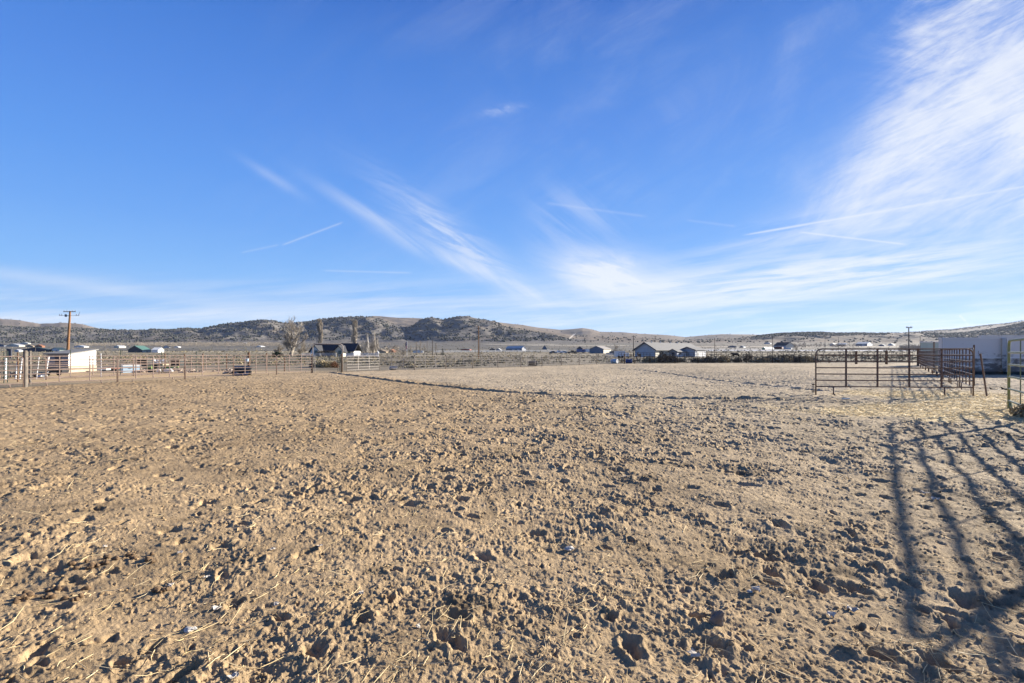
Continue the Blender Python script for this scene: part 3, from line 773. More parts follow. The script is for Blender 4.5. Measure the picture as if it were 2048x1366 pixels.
# side porch and garage wing, both running along the long side
def wing(nm, x0, x1, d, eh, rh, wm, fm):
    m = MB(); vs = [(x,y,z) for x in (x0, x1) for y,z in ((-.005,-.2),(-d,-.2),(-d,eh),(-d/2,rh),(-.005,eh))]
    o_ = m.add(vs, [(4,3,2,1,0),(5,6,7,8,9),(1,2,7,6)]).build(nm, wm, hs)
    rr = MB(); o = .4; k_ = (rh-eh)/(d/2); q = [(.02, rh-.02-k_*d/2),(-d/2, rh+.02),(-d-o, eh-o*k_+.02)]
    vs = [(x,y,z+h_) for x in (x0-o, x1+o) for h_ in (0,.13) for y,z in q]
    rr.add(vs, [(3,4,1,0),(4,5,2,1),(6,7,10,9),(7,8,11,10),(9,10,4,3),(10,11,5,4),(1,7,6,0),(2,8,7,1),(6,9,3,0),(5,11,8,2)]).build(nm+'_roof', 'greyroof', hs)
    f = MB(); vs = [(x,y,z+h_) for x in (x0-o-.08, x0-o-.01) for h_ in (-.12,.16) for y,z in q]
    f.add(vs, [(3,4,1,0),(4,5,2,1),(6,7,10,9),(7,8,11,10),(9,10,4,3),(10,11,5,4),(1,7,6,0),(2,8,7,1),(6,9,3,0),(5,11,8,2)]).build('fascia', fm, hs)
    return o_
wing('porch', 8.4, 14.6, 2.6, H*.74, H*1.0, 'bluewhite', 'trim')
MB().box(8.34, 8.39, -1.8, -.9, 0, H*.68).build('porch_door', 'trim', hs)
MB().box(10.0, 11.2, -2.66, -2.61, .9, H*.62).build('window', 'glass', hs)
wing('garage', 15.4, 23.0, 5.2, H*.93, H*1.30, 'bluewhite', 'trim')
MB().box(16.6, 21.6, -5.27, -5.21, .1, H*.78).build('garage_door', 'white', hs)
# left house with two white gables: a long body with two front gables
t0 = building('double_gable_house', 'dark roofed house with two pale gables behind the bare cottonwood', 704,172,690,711,18, 702.0, 687.2, 'cream', 'cream', 'darkroof', over=.4)
bpy.data.objects.remove(t0.children[1]); bpy.data.objects.remove(t0.children[0])
t = t0; bx, by = at(617,170); ex, ey = at(706,170); z0 = tz(bx, by); t.location = (bx, by, z0); t.rotation_euler[2] = R(0)
for k_ in ('L','W','H','RH'): del t[k_]
Lw = ex-bx; ev = zpx(702, 170)-z0; rd = zpx(687.3, 174)-z0
MB().box(.6, Lw-.2, 1.5, 9, -.3, ev).build('wall', 'white', t)
rr = MB(); vs = [(x,y,z) for x in (-.2, Lw+.3) for y,z in ((.7,ev-.2),(5.2,rd),(9.7,ev-.2),(.7,ev-.05),(5.2,rd+.15),(9.7,ev-.05))]
rr.add(vs, [(0,1,4,3),(1,2,5,4),(9,10,7,6),(10,11,8,7),(3,4,10,9),(4,5,11,10),(0,6,7,1),(1,7,8,2),(0,3,9,6),(2,8,11,5)]).build('roof', 'darkroof', t)
for (pc, hw, tp, mk) in ((628,8.5,690.5,'white'),(676,9,690.5,'cream')):
    xc = (pc-1024)/1000*167-bx; w_ = hw/1000*167; pk = zpx(tp, 167)-z0
    vs = [(xc+dx, y, z) for y in (-2.4, 2.) for dx, z in ((-w_,-.3),(w_,-.3),(w_,ev),(0,pk-.25),(-w_,ev))]
    g_ = MB().add(vs, [(0,1,2,3,4),(0,4,9,5),(1,6,7,2)]).build('gable', mk, t)
    rr = MB(); vs = [(xc+dx, y, z) for y in (-2.9, 4.2) for dx, z in ((-w_-.6,ev-.55),(0,pk-.1),(w_+.6,ev-.55),(-w_-.6,ev-.38),(0,pk+.1),(w_+.6,ev-.38))]
    rr.add(vs, [(0,1,4,3),(1,2,5,4),(9,10,7,6),(10,11,8,7),(3,4,10,9),(4,5,11,10),(0,6,7,1),(1,7,8,2),(0,3,9,6),(2,8,11,5)]).build('gable_roof', 'darkroof', t)
    wn = MB().box(xc-.1, xc+.95, -2.47, -2.38, .8, 2.1).build('window', 'greenglass', t)
    MB().box(xc-.18, xc+1.03, -2.5, -2.4, 2.102, 2.2).build('frame', 'white', wn)
wn = MB().box(Lw-2.9, Lw-1.3, 1.42, 1.52, .9, 2.1).build('window', 'greenglass', t); MB().box(Lw-3.0, Lw-1.2, 1.40, 1.5, 2.102, 2.2).build('frame', 'white', wn)
# barns and houses across the valley (labels name what one sees)
B = building
B('gable_barn', 'dark brown walled barn with bright green metal roof', 285,260,256,302,38,699.8,691.5,'cream','brownwall','greenroof',cat='barn', wins=((.45,.6,0,.5,'brownwall','door'),), b=705)
B('white_shed_house', 'white walled shed with pale roof right of the green roofed barn', 316,250,303,328,62,700.5,695.2,'white','white','metalroof',cat='shed', gwins=((.3,.8,0,.7,'trim','door'),), b=704.5)
B('small_house', 'small grey house with dark roof left of the bare tree belt', 338,520,326,341,25,694.5,690.8,'bluewhite','bluewhite','darkroof', b=696)
B('gable_barn', 'grey barn with pale tan roof and cream side behind the pale panels', 1207,190,1179,1222,40,698.0,692.2,'cream','slate','tanroof',cat='barn', wins=((.75,.9,0,.6,'white','door'),), b=707)  # slate gable is shade put into the wall colour
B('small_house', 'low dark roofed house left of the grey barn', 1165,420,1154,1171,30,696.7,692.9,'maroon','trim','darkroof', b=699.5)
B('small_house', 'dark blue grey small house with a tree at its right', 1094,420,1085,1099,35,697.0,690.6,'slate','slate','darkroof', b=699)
B('machine_shed', 'large shed with white roof and shaded blue grey front in the middle', 1044,290,1012,1052,42,696.3,692.0,'slate','white','metalroof',cat='shed', mir=True, wins=((.15,.30,.1,.7,'bluewhite','door'),(.45,.62,.1,.7,'bluewhite','door')), b=702)  # slate front is painted shade, white gable the sunny side
B('small_shed', 'small blue and white shed left of the large white roofed shed', 1002,300,991,1004,25,700.5,696.8,'white','slate','metalroof',cat='shed', b=702)
B('small_shed', 'low dark shed farther left of the large white roofed shed', 990,330,979,992,15,699.2,696.4,'white','trim','darkroof',cat='shed', b=701.5)
B('long_shed', 'long dark green roofed building behind the white poles on the left', 98,230,44,104,12,699.5,694.6,'trim','trim','dkgreenroof',cat='shed', b=703.5)
B('white_gable_house', 'white gable with two windows and pale green side wall left of the power pole', 119,215,100,134,40,699.5,695.4,'mint','white','dkgreenroof', gwins=((.15,.38,.2,.6),(.62,.85,.2,.6)), b=704)
B('small_house', 'cream long house at the left edge below the brown hill', 38,420,13,50,20,690.5,687.5,'cream','cream','metalroof', b=693.5)
B('small_house', 'dark blue low building at the far left edge', 8,420,-8,13,15,690.5,687.8,'slate','slate','darkroof', b=693.5)
B('small_house', 'orange brown house above the long green roofed building', 84,430,70,90,20,692,689.3,'orange','orange','orange', b=695)
B('small_house', 'tan low house left of the orange brown house', 66,440,52,69,20,692,689.6,'tan','tan','tan', b=694.5)
B('small_house', 'pale cream house highest up the slope on the left', 56,640,40,62,15,686.4,684.6,'cream','cream','metalroof', b=688)
B('small_house', 'low white house right of the power pole on the left', 168,440,148,178,15,693,690.8,'white','white','bluewhite', b=695)
B('dark_container', 'dark blue box shed behind the left edge post', 22,120,13,24,20,699.2,698.4,'trim','trim','trim',cat='shed', shed=True, over=.1)
B('white_container', 'white box shed left of the long green roofed building', 38,150,28,46,20,701,699.2,'white','bluewhite','white',cat='shed', over=.1, b=704)
B('small_house', 'pale cream house among bare trees left of the green roofed barn', 238,600,228,252,20,692.7,690.8,'cream','cream','metalroof', b=696)
B('small_house', 'long white low house far behind the tree belt', 357,620,349,362,15,693.6,692.4,'white','white','white', b=695.3)
B('small_house', 'tiny white house at the foot of the slope above the green roofed barn', 305,900,297,309,15,687.4,686.3,'white','white','white', b=688.4)
B('small_house', 'tiny white house at the foot of the slope left of the cottonwood', 492,800,480,500,15,685.9,684.9,'white','white','bluewhite', b=687.4)
B('small_house', 'tiny white houses right of the dark trees left of the cottonwood', 522,560,512,530,15,692.8,691.5,'bluewhite','white','white', b=694)
B('small_house', 'tan low house left of the flagpole', 772,330,752,776,20,703.2,699.8,'tan','tan','tan', b=706)
B('red_barn', 'red brown barn behind the tan low house', 787,360,776,792,25,702,698.6,'orange','orange','orange',cat='barn', b=705)
B('small_house', 'blue roofed small building left of the flagpole', 797,400,790,801,20,700,698,'slate','slate','slate', b=702.5)
B('long_trailer_home', 'long white mobile home right of the flagpole', 846,300,826,846.5,8,702,700.6,'white','white','bluewhite',cat='mobile home', over=.1, b=705.5)
B('red_container', 'red shipping container below the central peak', 939,380,922,943,14,698.6,697.7,'red','red','slate',cat='container', over=.05, b=702.3)
B('small_house', 'white sheds right of the leafless poplars, left of the cottonwood house tank', 757,230,750,758,12,704.5,701.6,'white','white','white',cat='shed', over=.1, b=707)
B('dark_roof_house', 'pale house with steep dark roof behind the far fence right of the cow', 1572,300,1547,1588,30,691.0,684.2,'bluewhite','cream','darkroof', mir=True, wins=((.2,.4,.1,.6),(.6,.8,.1,.6)), b=697)
B('small_house', 'pale far house left of the steep dark roofed house', 1540,620,1528,1543,20,686,684.6,'bluewhite','bluewhite','bluewhite', b=688)
B('small_shed', 'green roofed open shed left of the steep dark roofed house', 1530,330,1524,1548,45,696.5,694.2,'bluewhite','greenroof','metalroof',cat='shed', b=699.5)
B('stock_trailer', 'dark maroon stock trailer in front of the steep dark roofed house', 1564,270,1548,1567,10,694.0,693.0,'maroon','maroon','maroon',cat='trailer', over=.05, b=698.6)
B('stock_trailer', 'low white box trailer right of the maroon trailer', 1583,270,1568,1584.5,8,696.2,695.4,'white','white','white',cat='trailer', over=.05, b=698.6)
B('small_house', 'row of low dark houses at the foot of the right hills', 1473,560,1456,1478,15,693,691.2,'trim','slate','darkroof', b=695)
B('small_house', 'white and blue small house right of the low dark houses', 1487,560,1479,1492,20,693.5,691.6,'white','slate','slate', b=695.3)
B('machine_shed', 'white barn with dark open front above the left end of the big rusty panel', 1690.5,360,1674,1698,42,688.8,686.4,'tpost','white','metalroof',cat='barn', mir=True, b=692.2)  # closed front wall coloured dark in place of shade
B('small_house', 'white gable house left of the open fronted barn', 1669,370,1660,1678,30,689,686.2,'white','bluewhite','metalroof', b=692.3)
B('machine_shed', 'long barn with white roof and blue grey shaded front on the right', 1734.5,340,1711,1745,42,687.4,684.0,'slate','white','metalroof',cat='barn', mir=True, wins=((.2,.45,.1,.8,'bluewhite','door'),), b=692)  # front shade put into the slate wall colour
B('small_house', 'white low building right of the long barn', 1786,420,1776,1791,20,689,687.2,'white','bluewhite','metalroof', b=691.3)
B('small_house', 'blue roofed house between the long barn and the low white building', 1768,430,1757,1772,15,690.3,688.5,'bluewhite','slate','slate', b=692.4)
B('small_house', 'pale teal flat shed left of the long stained trailer', 1884,60,1841,1885,6,685.5,685.0,'mint','mint','white',cat='shed', over=.1, shed=True)
# white shed on the left with mono pitch roof, standing on block foundation
sx, sy = at(137,41.5); z0 = 0.
t = thing('loafing_shed', 'small white shed with grey mono pitch roof, front in blue shade, behind the left panels', 'shed', (sx, sy, tz(sx, sy)), R(98))
Ls, Ws = 3.35, 1.55; h1 = zpx(708.3, 41.5); h2 = zpx(700.6, 45.0)
vs = [(x,y,z) for y in (0, Ws) for x,z in ((0,.55),(Ls,.55),(Ls,h2),(0,h1))]
wo = MB().add(vs, [(0,1,2,3),(7,6,5,4),(0,3,7,4),(1,5,6,2),(0,4,5,1)]).build('wall', 'white', t); wo.data.materials.append(M['slate']); wo.data.polygons[2].material_index = 1  # slate on the front face is its shade, painted in
MB().box(-.03, Ls+.03, -.03, Ws+.03, -.1, .548).build('foundation', 'foundation', t)
vs = [(x,y,z) for y in (-.15, Ws+.25) for x,z in ((-.15,h1-.03),(Ls+.12,h2+.03),(Ls+.12,h2+.12),(-.15,h1+.07))]
MB().add(vs, [(0,1,2,3),(7,6,5,4),(3,2,6,7),(0,4,5,1),(0,3,7,4),(1,5,6,2)]).build('roof', 'greyroof', t)
MB().box(-.03, .02, .55, 1.0, .62, 1.35).build('door', 'trim', t)
# stained white trailers along the right
def panel_wall(px0, px1, Y, top, bottom, label, low=.25):
    xa = (px0-1024)/1000*Y; xb = (px1-1024)/1000*Y; L = xb-xa; H = zpx(top, Y); Bt = zpx(bottom, Y)
    t = thing('panel_wall', label, 'wall', (xa, Y, 0), 0, 'stained white panel walls')
    MB().box(0, L, 0, .30, low, H).build('wall', 'trailer', t)
    MB().box(-.03, L+.03, -.03, .33, H+.002, H+.08).build('cap', 'white', t)
    MB().box(0, L, -.05, -.002, 1.22, 1.34).build('rail', 'white', t)
    MB().box(.02, L-.02, .05, .25, -.1, low-.002).build('base', 'tarp', t)  # dark strip in place of the shadow and undercarriage below
    k = max(1, round(L/3.2))
    for i in range(k+1):
        x = min(L-.09, i*L/k); MB().box(x, x+.08, -.075, -.052, low, H).build('batten', 'white', t)
    return t
panel_wall(1884, 2011, 37.0, 677.3, 742, 'long stained white panel wall behind the receding rusty panels')
panel_wall(2012, 2160, 36.6, 677.0, 742, 'stained white panel wall cut by the right edge behind the green panel')
panel_wall(1962, 2170, 46, 672.3, 735, 'higher white panel wall showing just above the stained one', .3)

# ------------------------------------------------------------------ poles, flag, wires
def pole(px, Y, top, label, rb=.16, rt=.11, arms=(), lean=0, m='polewood', cat='utility pole', name='utility_pole', kit=False):
    x, y = at(px, Y); z = tz(x, y); H = zpx(top, Y)-z
    t = thing(name, label, cat, (x, y, z))
    MB().tube([(0,0,-.3),(lean*.5,0,H*.5),(lean,0,H)], [rb,(rb+rt)/2,rt], 10).build('pole', m, t)
    for (f, w) in arms:
        c = MB(); zz = H*f; xl = lean*f
        c.box(xl-w, xl+w, -.16, -.05 if rt > .1 else -.02, zz-.06, zz+.06); a_ = c.build('crossarm', 'darkpipe', t)
        for s_ in (-.92, -.45, .45, .92):
            MB().tube([(xl+w*s_,-.1,zz+.061),(xl+w*s_,-.1,zz+.20),(xl+w*s_,-.1,zz+.26)], [.03,.06,.03], 6).build('insulator', 'greywood', a_)
    if kit:
        MB().tube([(lean*.9-.55,-.25,H*.88),(lean*.9-.55,-.25,H*.93)], .17, 10).build('transformer', 'greyplastic', t)
        MB().tube([(lean-.02,0,H*.90),(lean*.9-.55,-.25,H*.9)], .04, 6).build('bracket', 'darkpipe', t)
        for s_ in (-1.9,-1.5,1.3,1.75):
            MB().tube([(lean+s_,-.1,H*.90),(lean+s_,-.1,H*.935)], .06, 6).build('cutout', 'greyplastic', t)
        MB().tube([(lean-1.9,-.1,H*.905),(lean+1.75,-.1,H*.905)], .03, 6).build('crossarm', 'darkpipe', t)
        MB().tube([(lean+1.75,-.1,H*.93),(lean+1.95,-.1,H*.985)], .025, 6).build('bracket', 'darkpipe', t)
    return t
pole(134.5, 95, 622, 'tall brown utility pole with crossarms leaning slightly right behind the white shed', .26, .15, ((.985,1.15),), .55, kit=True)
pole(957, 120, 652, 'wooden power pole standing left of the large white roofed shed', .13, .10, ((.93,.5),), 0)
pole(959.6, 150, 668, 'shorter pole close behind the central power pole', .12, .09, (), 0, 'greywood')
pole(865, 170, 679.5, 'dark thin pole left of the small spruce', .14, .10, (), 0, 'darkpipe')
pole(854.5, 150, 682, 'pale thin pole left of the dark thin pole', .09, .07, (), 0, 'greywood')
pole(1267, 170, 671, 'dark pole beside the left eave of the big grey roofed house', .15, .11, ((.95,.6),), 0, 'darkpipe')
pole(1310.5, 330, 671.5, 'far pole rising behind the ridge of the big grey roofed house', .2, .15, ((.95,1.0),), 0, 'darkpipe')
pole(1429.5, 190, 676.5, 'thin dark pole right of the big grey roofed house', .11, .08, (), 0, 'darkpipe')
pole(1545, 290, 674.5, 'dark pole left of the steep dark roofed house with an arm at its top', .17, .12, ((.97,.9),), 0, 'darkpipe')
pole(1650, 300, 672, 'thin far pole above the left end of the big rusty panel', .12, .09, (), 0, 'greywood')
pole(1677, 300, 674, 'thin far pole left of the open fronted barn', .12, .09, (), 0, 'greywood')
pole(1817.5, 95, 654.5, 'grey power pole rising behind the right part of the big rusty panel', .11, .085, ((.985,.55),), 0, 'greywood')
pole(1840.5, 200, 671, 'thin far pole right of the grey power pole', .1, .08, (), 0, 'greywood')
pole(71, 200, 694.5, 'short thin pole in front of the long green roofed building', .07, .05, (), 0, 'greywood')
# flag pole
x, y = at(814,170); z = tz(x, y); H = zpx(681.5, 170)-z
t = thing('flag_pole', 'white flagpole with a limp flag among the leafless poplars', 'flagpole', (x, y, z))
MB().tube([(0,0,0),(0,0,H)], .06, 6).build('pole', 'white', t)
rg = random.Random(4)
fl = MB(); vs = []
for i in range(9):
    for j in range(6):
        vs.append((-.05-j*.09-.03*math.sin(i*1.1), .12*math.sin(j*2.1+i*.4), H*.98-i*.33-j*.12))
fl.add(vs, [(i*6+j, i*6+j+1, i*6+j+7, i*6+j+6) for i in range(8) for j in range(5)])
fo = fl.build('flag', 'flagblue', t); fo.data.materials.append(M['flagred']); fo.data.materials.append(M['white'])
for k, p in enumerate(fo.data.polygons):
    if k//5 > 3: p.material_index = 1+(k % 5) % 2
def wire(p, q, sag, label):
    x0, y0, z0 = p; pts = [(q[0]*f-x0*f, q[1]*f-y0*f, (q[2]-z0)*f-4*sag*f*(1-f)) for f in [k/16 for k in range(17)]]
    tag(MB().tube(pts, .022, 4).build('overhead_wire', 'steel', None, False, p), label, 'wire')
for k, (py_, lb) in enumerate(((657,'upper overhead wire between the central power pole and the trees at left'),(661.5,'lower overhead wire between the central power pole and the trees at left'))):
    xa_, ya_ = at(957,120); xb_, yb_ = at(752,203); wire((xa_, ya_-.2, zpx(py_,120)), (xb_, yb_, zpx(py_+6,203)), .5, lb)
# white rail fences
def rail_fence(pts, h, label, nrail=2, step=3.2, m='white', cat='fence', r=.05):
    x0, y0 = pts[0]; t = thing('rail_fence', label, cat, (x0, y0, tz(x0, y0))); zb = tz(x0, y0)
    P = []
    for (ax, ay), (bx_, by_) in zip(pts[:-1], pts[1:]):
        d = math.hypot(bx_-ax, by_-ay); n = max(1, int(d/step))
        for k in range(n): P.append((ax+(bx_-ax)*k/n, ay+(by_-ay)*k/n))
    P.append(pts[-1]); P = P[:100]
    for x, y in P:
        MB().box(x-x0-r, x-x0+r, y-y0-r, y-y0+r, tz(x, y)-zb-.1, tz(x, y)-zb+h+.08).build('post', m, t)
    for k in range(nrail):
        z = h*(k+1)/nrail-.05; MB().tube([(x-x0, y-y0-r-.03, tz(x, y)-zb+z) for x, y in P], r*1.1, 4).build('rail', m, t)
    return t
rail_fence([at(868,330), at(1135,400)], 1.4, 'long low white rail fence crossing the middle of the flats', 3, 3., r=.09)
rail_fence([at(604,160), at(640,158), at(672,158)], 1.2, 'white rail fence in front of the double gabled house', 3, 2.6, r=.06)
rail_fence([at(693,150), at(757,152)], 1.15, 'solid looking white rail fence right of the double gabled house', 4, 2.6, r=.07)
rail_fence([at(1212,150), at(1232,150)], 1.2, 'short white picket fence below the grey barn', 3, .5, r=.05)

# ------------------------------------------------------------------ trees
def bare_tree(px, Y, base, top, half, label, seed, tm='bark', wm='twig', kind='spread', ntw=2600, name='bare_tree', tr=None, group=None):
    x, y = at(px, Y); z = tz(x, y); H = zpx(top, Y)-z; W = half/1000*Y; rg = random.Random(seed)
    t = thing(name, label, 'tree', (x, y, z), 0, group); mb = MB(); ends = []
    tr = tr or H*.022
    def grow(p, d, L, r, lev, mx):
        n = 4; pts = [p]; 
        for k in range(n):
            d = (d+Vector((rg.gauss(0,.12), rg.gauss(0,.12), rg.gauss(.06,.06)))).normalized()
            p = p+d*L/n; pts.append(p)
        mb.tube(pts, [r*(1-.45*k/n) for k in range(n+1)], 5 if lev < 2 else 4, False)
        ends.append((pts, lev))
        if lev >= mx: return
        nb = {'spread': 4, 'poplar': 3}[kind]
        for k in range(nb):
            i = rg.randint(1 if lev else 2, n); q = pts[i]
            if kind == 'spread':
                a = rg.uniform(0, 6.28); s = rg.uniform(.45, 1.0)
                nd = (d+Vector((math.cos(a)*s, math.sin(a)*s, rg.uniform(-.1,.35)))).normalized()
            else:
                a = rg.uniform(0, 6.28); nd = (Vector((0,0,1))+Vector((math.cos(a), math.sin(a), 0))*.22).normalized()
            grow(q, nd, L*rg.uniform(.5,.72), r*.55, lev+1, mx)
    if kind == 'spread':
        for k in range(7):
            a = k*6.28/7+rg.uniform(-.3,.3); s = .10 if k < 3 else rg.uniform(.5, 1.1)
            d = Vector((math.cos(a)*s, math.sin(a)*s*.8, 1)).normalized()
            grow(Vector((math.cos(a)*.15, math.sin(a)*.15, -.1)), d, H*(.50 if k < 3 else .29), tr*(1 if k < 3 else .6), 0, 3)
    else:
        mb.tube([(0,0,-.1),(W*.08,0,H*.4),(0,W*.06,H*.75),(0,0,H*.98)], [tr, tr*.75, tr*.45, tr*.12], 6)
        for k in range(26):
            f = .10+.75*k/26; a = rg.uniform(0, 6.28)
            grow(Vector((0,0,H*f)), Vector((math.cos(a)*.35, math.sin(a)*.35, 1)).normalized(), min(H*.22, H*(1-f)*.9), tr*.28, 1, 2)
    # bounding clamp to the crown's measured width and height
    def clampv(v):
        u = max(0, min(1, v[2]/H)); 
        lim = W*(1.0 if kind == 'poplar' else (.55+1.1*u if u < .3 else .9-.55*(u-.3)/.7+.0))
        rr = math.hypot(v[0], v[1]); 
        if rr > lim: k = (lim+(rr-lim)*.15)/rr; v = (v[0]*k, v[1]*k, v[2])
        if v[2] > H: v = (v[0], v[1], H-(v[2]-H)*.1)
        return v
    mb.v = [clampv(v) for v in mb.v]
    mb.build('trunk', tm, t)
    tw = MB(); cand = [e for e in ends if e[1] >= 1]
    for k in range(ntw):
        pts, lev = rg.choice(cand); i = rg.randint(0, len(pts)-2); f = rg.random()
        q = pts[i].lerp(pts[i+1], f); q = Vector(clampv(q)); a = rg.uniform(0, 6.28)
        up = rg.uniform(.4, 1.4) if kind == 'spread' else rg.uniform(1.5, 3.)
        d = Vector((math.cos(a), math.sin(a), up)).normalized(); l = H*rg.uniform(.03, .085)
        e = Vector(clampv(q+d*l)); s = Vector((rg.gauss(0,1), rg.gauss(0,1), 0)).normalized()*H*.00075
        tw.add([q-s, q+s, q.lerp(e, .6)+Vector((rg.gauss(0,1), rg.gauss(0,1), 0))*l*.06, e], [(0,1,2),(0,2,3)])
    tw.build('crown', wm, t)
    return t
bare_tree(583,178,714,629.5,40,'large spreading leafless cottonwood left of the double gabled house',3,ntw=3200)
bare_tree(556,185,714,684,26,'low spreading leafless tree at the left foot of the cottonwood',4,ntw=5200,tr=.15)
bare_tree(606,185,714,679,22,'low leafless tree at the right foot of the cottonwood',14,ntw=4200,tr=.15)
bare_tree(640,176,712,637.5,6.5,'tall narrow leafless poplar in front of the double gabled house',5,kind='poplar',ntw=3800,wm='tantwig')
bare_tree(709,180,711,639,6.5,'tall narrow leafless poplar right of the double gabled house',6,kind='poplar',ntw=3600,wm='tantwig')
bare_tree(731,190,710,665,9,'leafless tree with forked white trunk right of the white tank',7,'whitebark','twig',ntw=1300,tr=.22)
bare_tree(746,195,710,664,7,'leafless tree with slim trunk right of the forked white trunk',8,'bark','twig',ntw=1400)
bare_tree(752,205,710,670,6,'slim leafless tree rightmost of the cluster by the white tank',9,'bark','twig',ntw=1000)
for i, (px, tp, Yv) in enumerate(((821,690,235),(833,683,240),(840.5,681,236),(849,688,240),(872,686,245))):
    bare_tree(px, Yv, 707, tp, 3.0, ['first','second','third','fourth','fifth'][i]+' from the left of the thin young poplars right of the flagpole', 30+i, kind='poplar', ntw=300, wm='twig', name='young_poplar', group='young poplars by the flagpole')
bare_tree(807,200,708,695,9,'low round leafless bush tree behind the flagpole',40,ntw=1500,wm='twig',tr=.1)
bare_tree(1232,240,704,686,7,'pale leafless tree behind the barrels right of the grey barn',41,ntw=900,tr=.12)
bare_tree(1590,330,696,686,6,'small leafless tree at the right gable of the steep dark roofed house',42,ntw=500,tr=.12)
bare_tree(213,110,705,697,13,'low brown leafless thicket right of the white shed',43,ntw=1500,wm='twig',tr=.06)
def conifer(px, Y, top, half, label, seed, m='evergreen', n=900):
    x, y = at(px, Y); z = tz(x, y); H = zpx(top, Y)-z; W = half/1000*Y; rg = random.Random(seed)
    t = thing('spruce_tree', label, 'tree', (x, y, z)); MB().tube([(0,0,-.1),(0,0,H*.9)], [H*.03, H*.006], 6).build('trunk', 'wood', t)
    mb = MB()
    for k in range(n):
        f = rg.random()**1.3; zz = H*(.06+.94*f); r_ = W*(1-f)*rg.uniform(.2,1)*(.8+.3*math.sin(f*40)); a = rg.uniform(0,6.28)
        d = Vector((math.cos(a), math.sin(a), -.25)); q = Vector((math.cos(a)*r_, math.sin(a)*r_, zz)); l = .10*H*(1-f*.6)
        s = Vector((-math.sin(a), math.cos(a), rg.uniform(-.3,.3)))*l*.35
        mb.add([q-s, q+s, q+d*l], [(0,1,2)])
    mb.build('crown', m, t); return t
conifer(885.5,200,696,6.2,'small dark spruce standing alone left of the central power pole',1)
conifer(786.5,190,704,4.2,'small olive evergreen left of the flagpole',2,'sage',500)
conifer(873.5,210,704.5,1.6,'tiny dark evergreen left of the spruce',3)
def shrub(px, Y, rad, h, label, m, seed, per=260, name='shrub', group=None):
    x, y = at(px, Y); z = tz(x, y); t = thing(name, label, 'shrub', (x, y, z), 0, group)
    V, F = leafy(np.array([[0,0,-.03]]), np.array([rad]), np.array([h]), per, .20, seed)
    V2, F2 = leafy(np.array([[rad*.5,.1,0],[-rad*.45,.2,0]]), np.array([rad*.6,rad*.6]), np.array([h*.7,h*.8]), per//2, .28, seed+1)
    o = big_mesh('foliage', np.concatenate([V,V2]), np.concatenate([F,F2+len(V)]), m, None, False); o.parent = t
    mb = MB(); rg = random.Random(seed)
    for k in range(7): a = rg.uniform(0,6.28); mb.tube([(0,0,-.05),(math.cos(a)*rad*.5, math.sin(a)*rad*.5, h*.6)], [.025,.01], 4)
    mb.build('stems', 'wood', t); return t
SH = [(1303,74,1.3,.75,'drygrass','rusty tan'),(1318,76,1.0,.6,'darkshrub','low dark'),(1328,73,1.1,1.35,'darkshrub','tall dark brown'),(1342,74,.9,1.0,'drygrass','straw tan'),(1347,73,1.0,.9,'darkshrub','dark round'),(1361,75,.8,.6,'sage','grey'),
 (1394,74,.9,.6,'darkshrub','brown round'),(1415,74,1.0,.7,'drygrass','low tan'),(1421,73.4,1.0,.85,'darkshrub','dark olive'),(1448,73.8,1.0,1.0,'drygrass','reddish tan mound'),(1452,76,.7,.7,'darkshrub','small dark'),
 (1476,74,.7,.7,'darkshrub','dark squat'),(1497,76,.8,1.5,'darkshrub','tall dark narrow'),(1508,74,.8,.5,'drygrass','low straw'),(1528,73.6,.95,.75,'drygrass','brown topped round'),(1540,75,1.0,1.0,'sage','grey green'),
 (1554,74,1.1,.8,'sage','wide grey'),(1568,76,1.0,1.2,'darkshrub','dark tall'),(1583,75,1.2,.95,'darkshrub','dark spreading'),(1577,73.4,.7,.9,'drygrass','pale tan'),(1598,74.5,1.2,.8,'darkshrub','dark low'),(1612,73.6,1.0,.95,'drygrass','olive tan'),(1630,74,.8,.7,'sage','grey small'),
 (645,55,.7,.7,'drygrass','straw coloured'),(652,55.5,1.0,.6,'drygrass','wide yellow'),(668.5,54,.45,.65,'maroonb','small reddish'),(630,56,.7,.5,'sage','grey low')]
M['maroonb'] = mat('reddish_shrub', (.30,.14,.07), .95, 0, (3,.4))
for i, (px, Y, rad, h_, m_, w_) in enumerate(SH):
    where = 'seen through the open gate frame' if px < 800 else ('behind the far fence under the big grey roofed house' if px < 1410 else 'behind the far fence near the black cow' if px < 1500 else 'behind the far fence right of the cow')
    shrub(px, Y, rad, h_, '%s shrub %s' % (w_, where), m_, 100+i, group='shrubs behind the fences')
shrub(555,150,1.6,1.5,'dark green bush at the foot of the low leafless tree','evergreen',200,500)
for k, (px, rad) in enumerate(((641,1.6),(670,.9))):
    shrub(px, 163, rad, [1.7,1.5][k], ['dark round bush at the foot of the narrow poplar','olive bush at the right end of the brown hedge'][k], ['darkshrub','sage'][k], 210+k, 500)
# clipped hedge
x, y = at(658,165); t = thing('hedge', 'brown clipped hedge between the two pale gables', 'hedge', (x, y, tz(x, y)))
xs = np.linspace(-1.9, 2.0, 9); V, F = leafy(np.stack([xs, 0*xs, 0*xs], 1), np.full(9,.75), np.full(9,2.0), 420, .16, 220)
o = big_mesh('foliage', V, F, 'darkshrub', None, False); o.parent = t

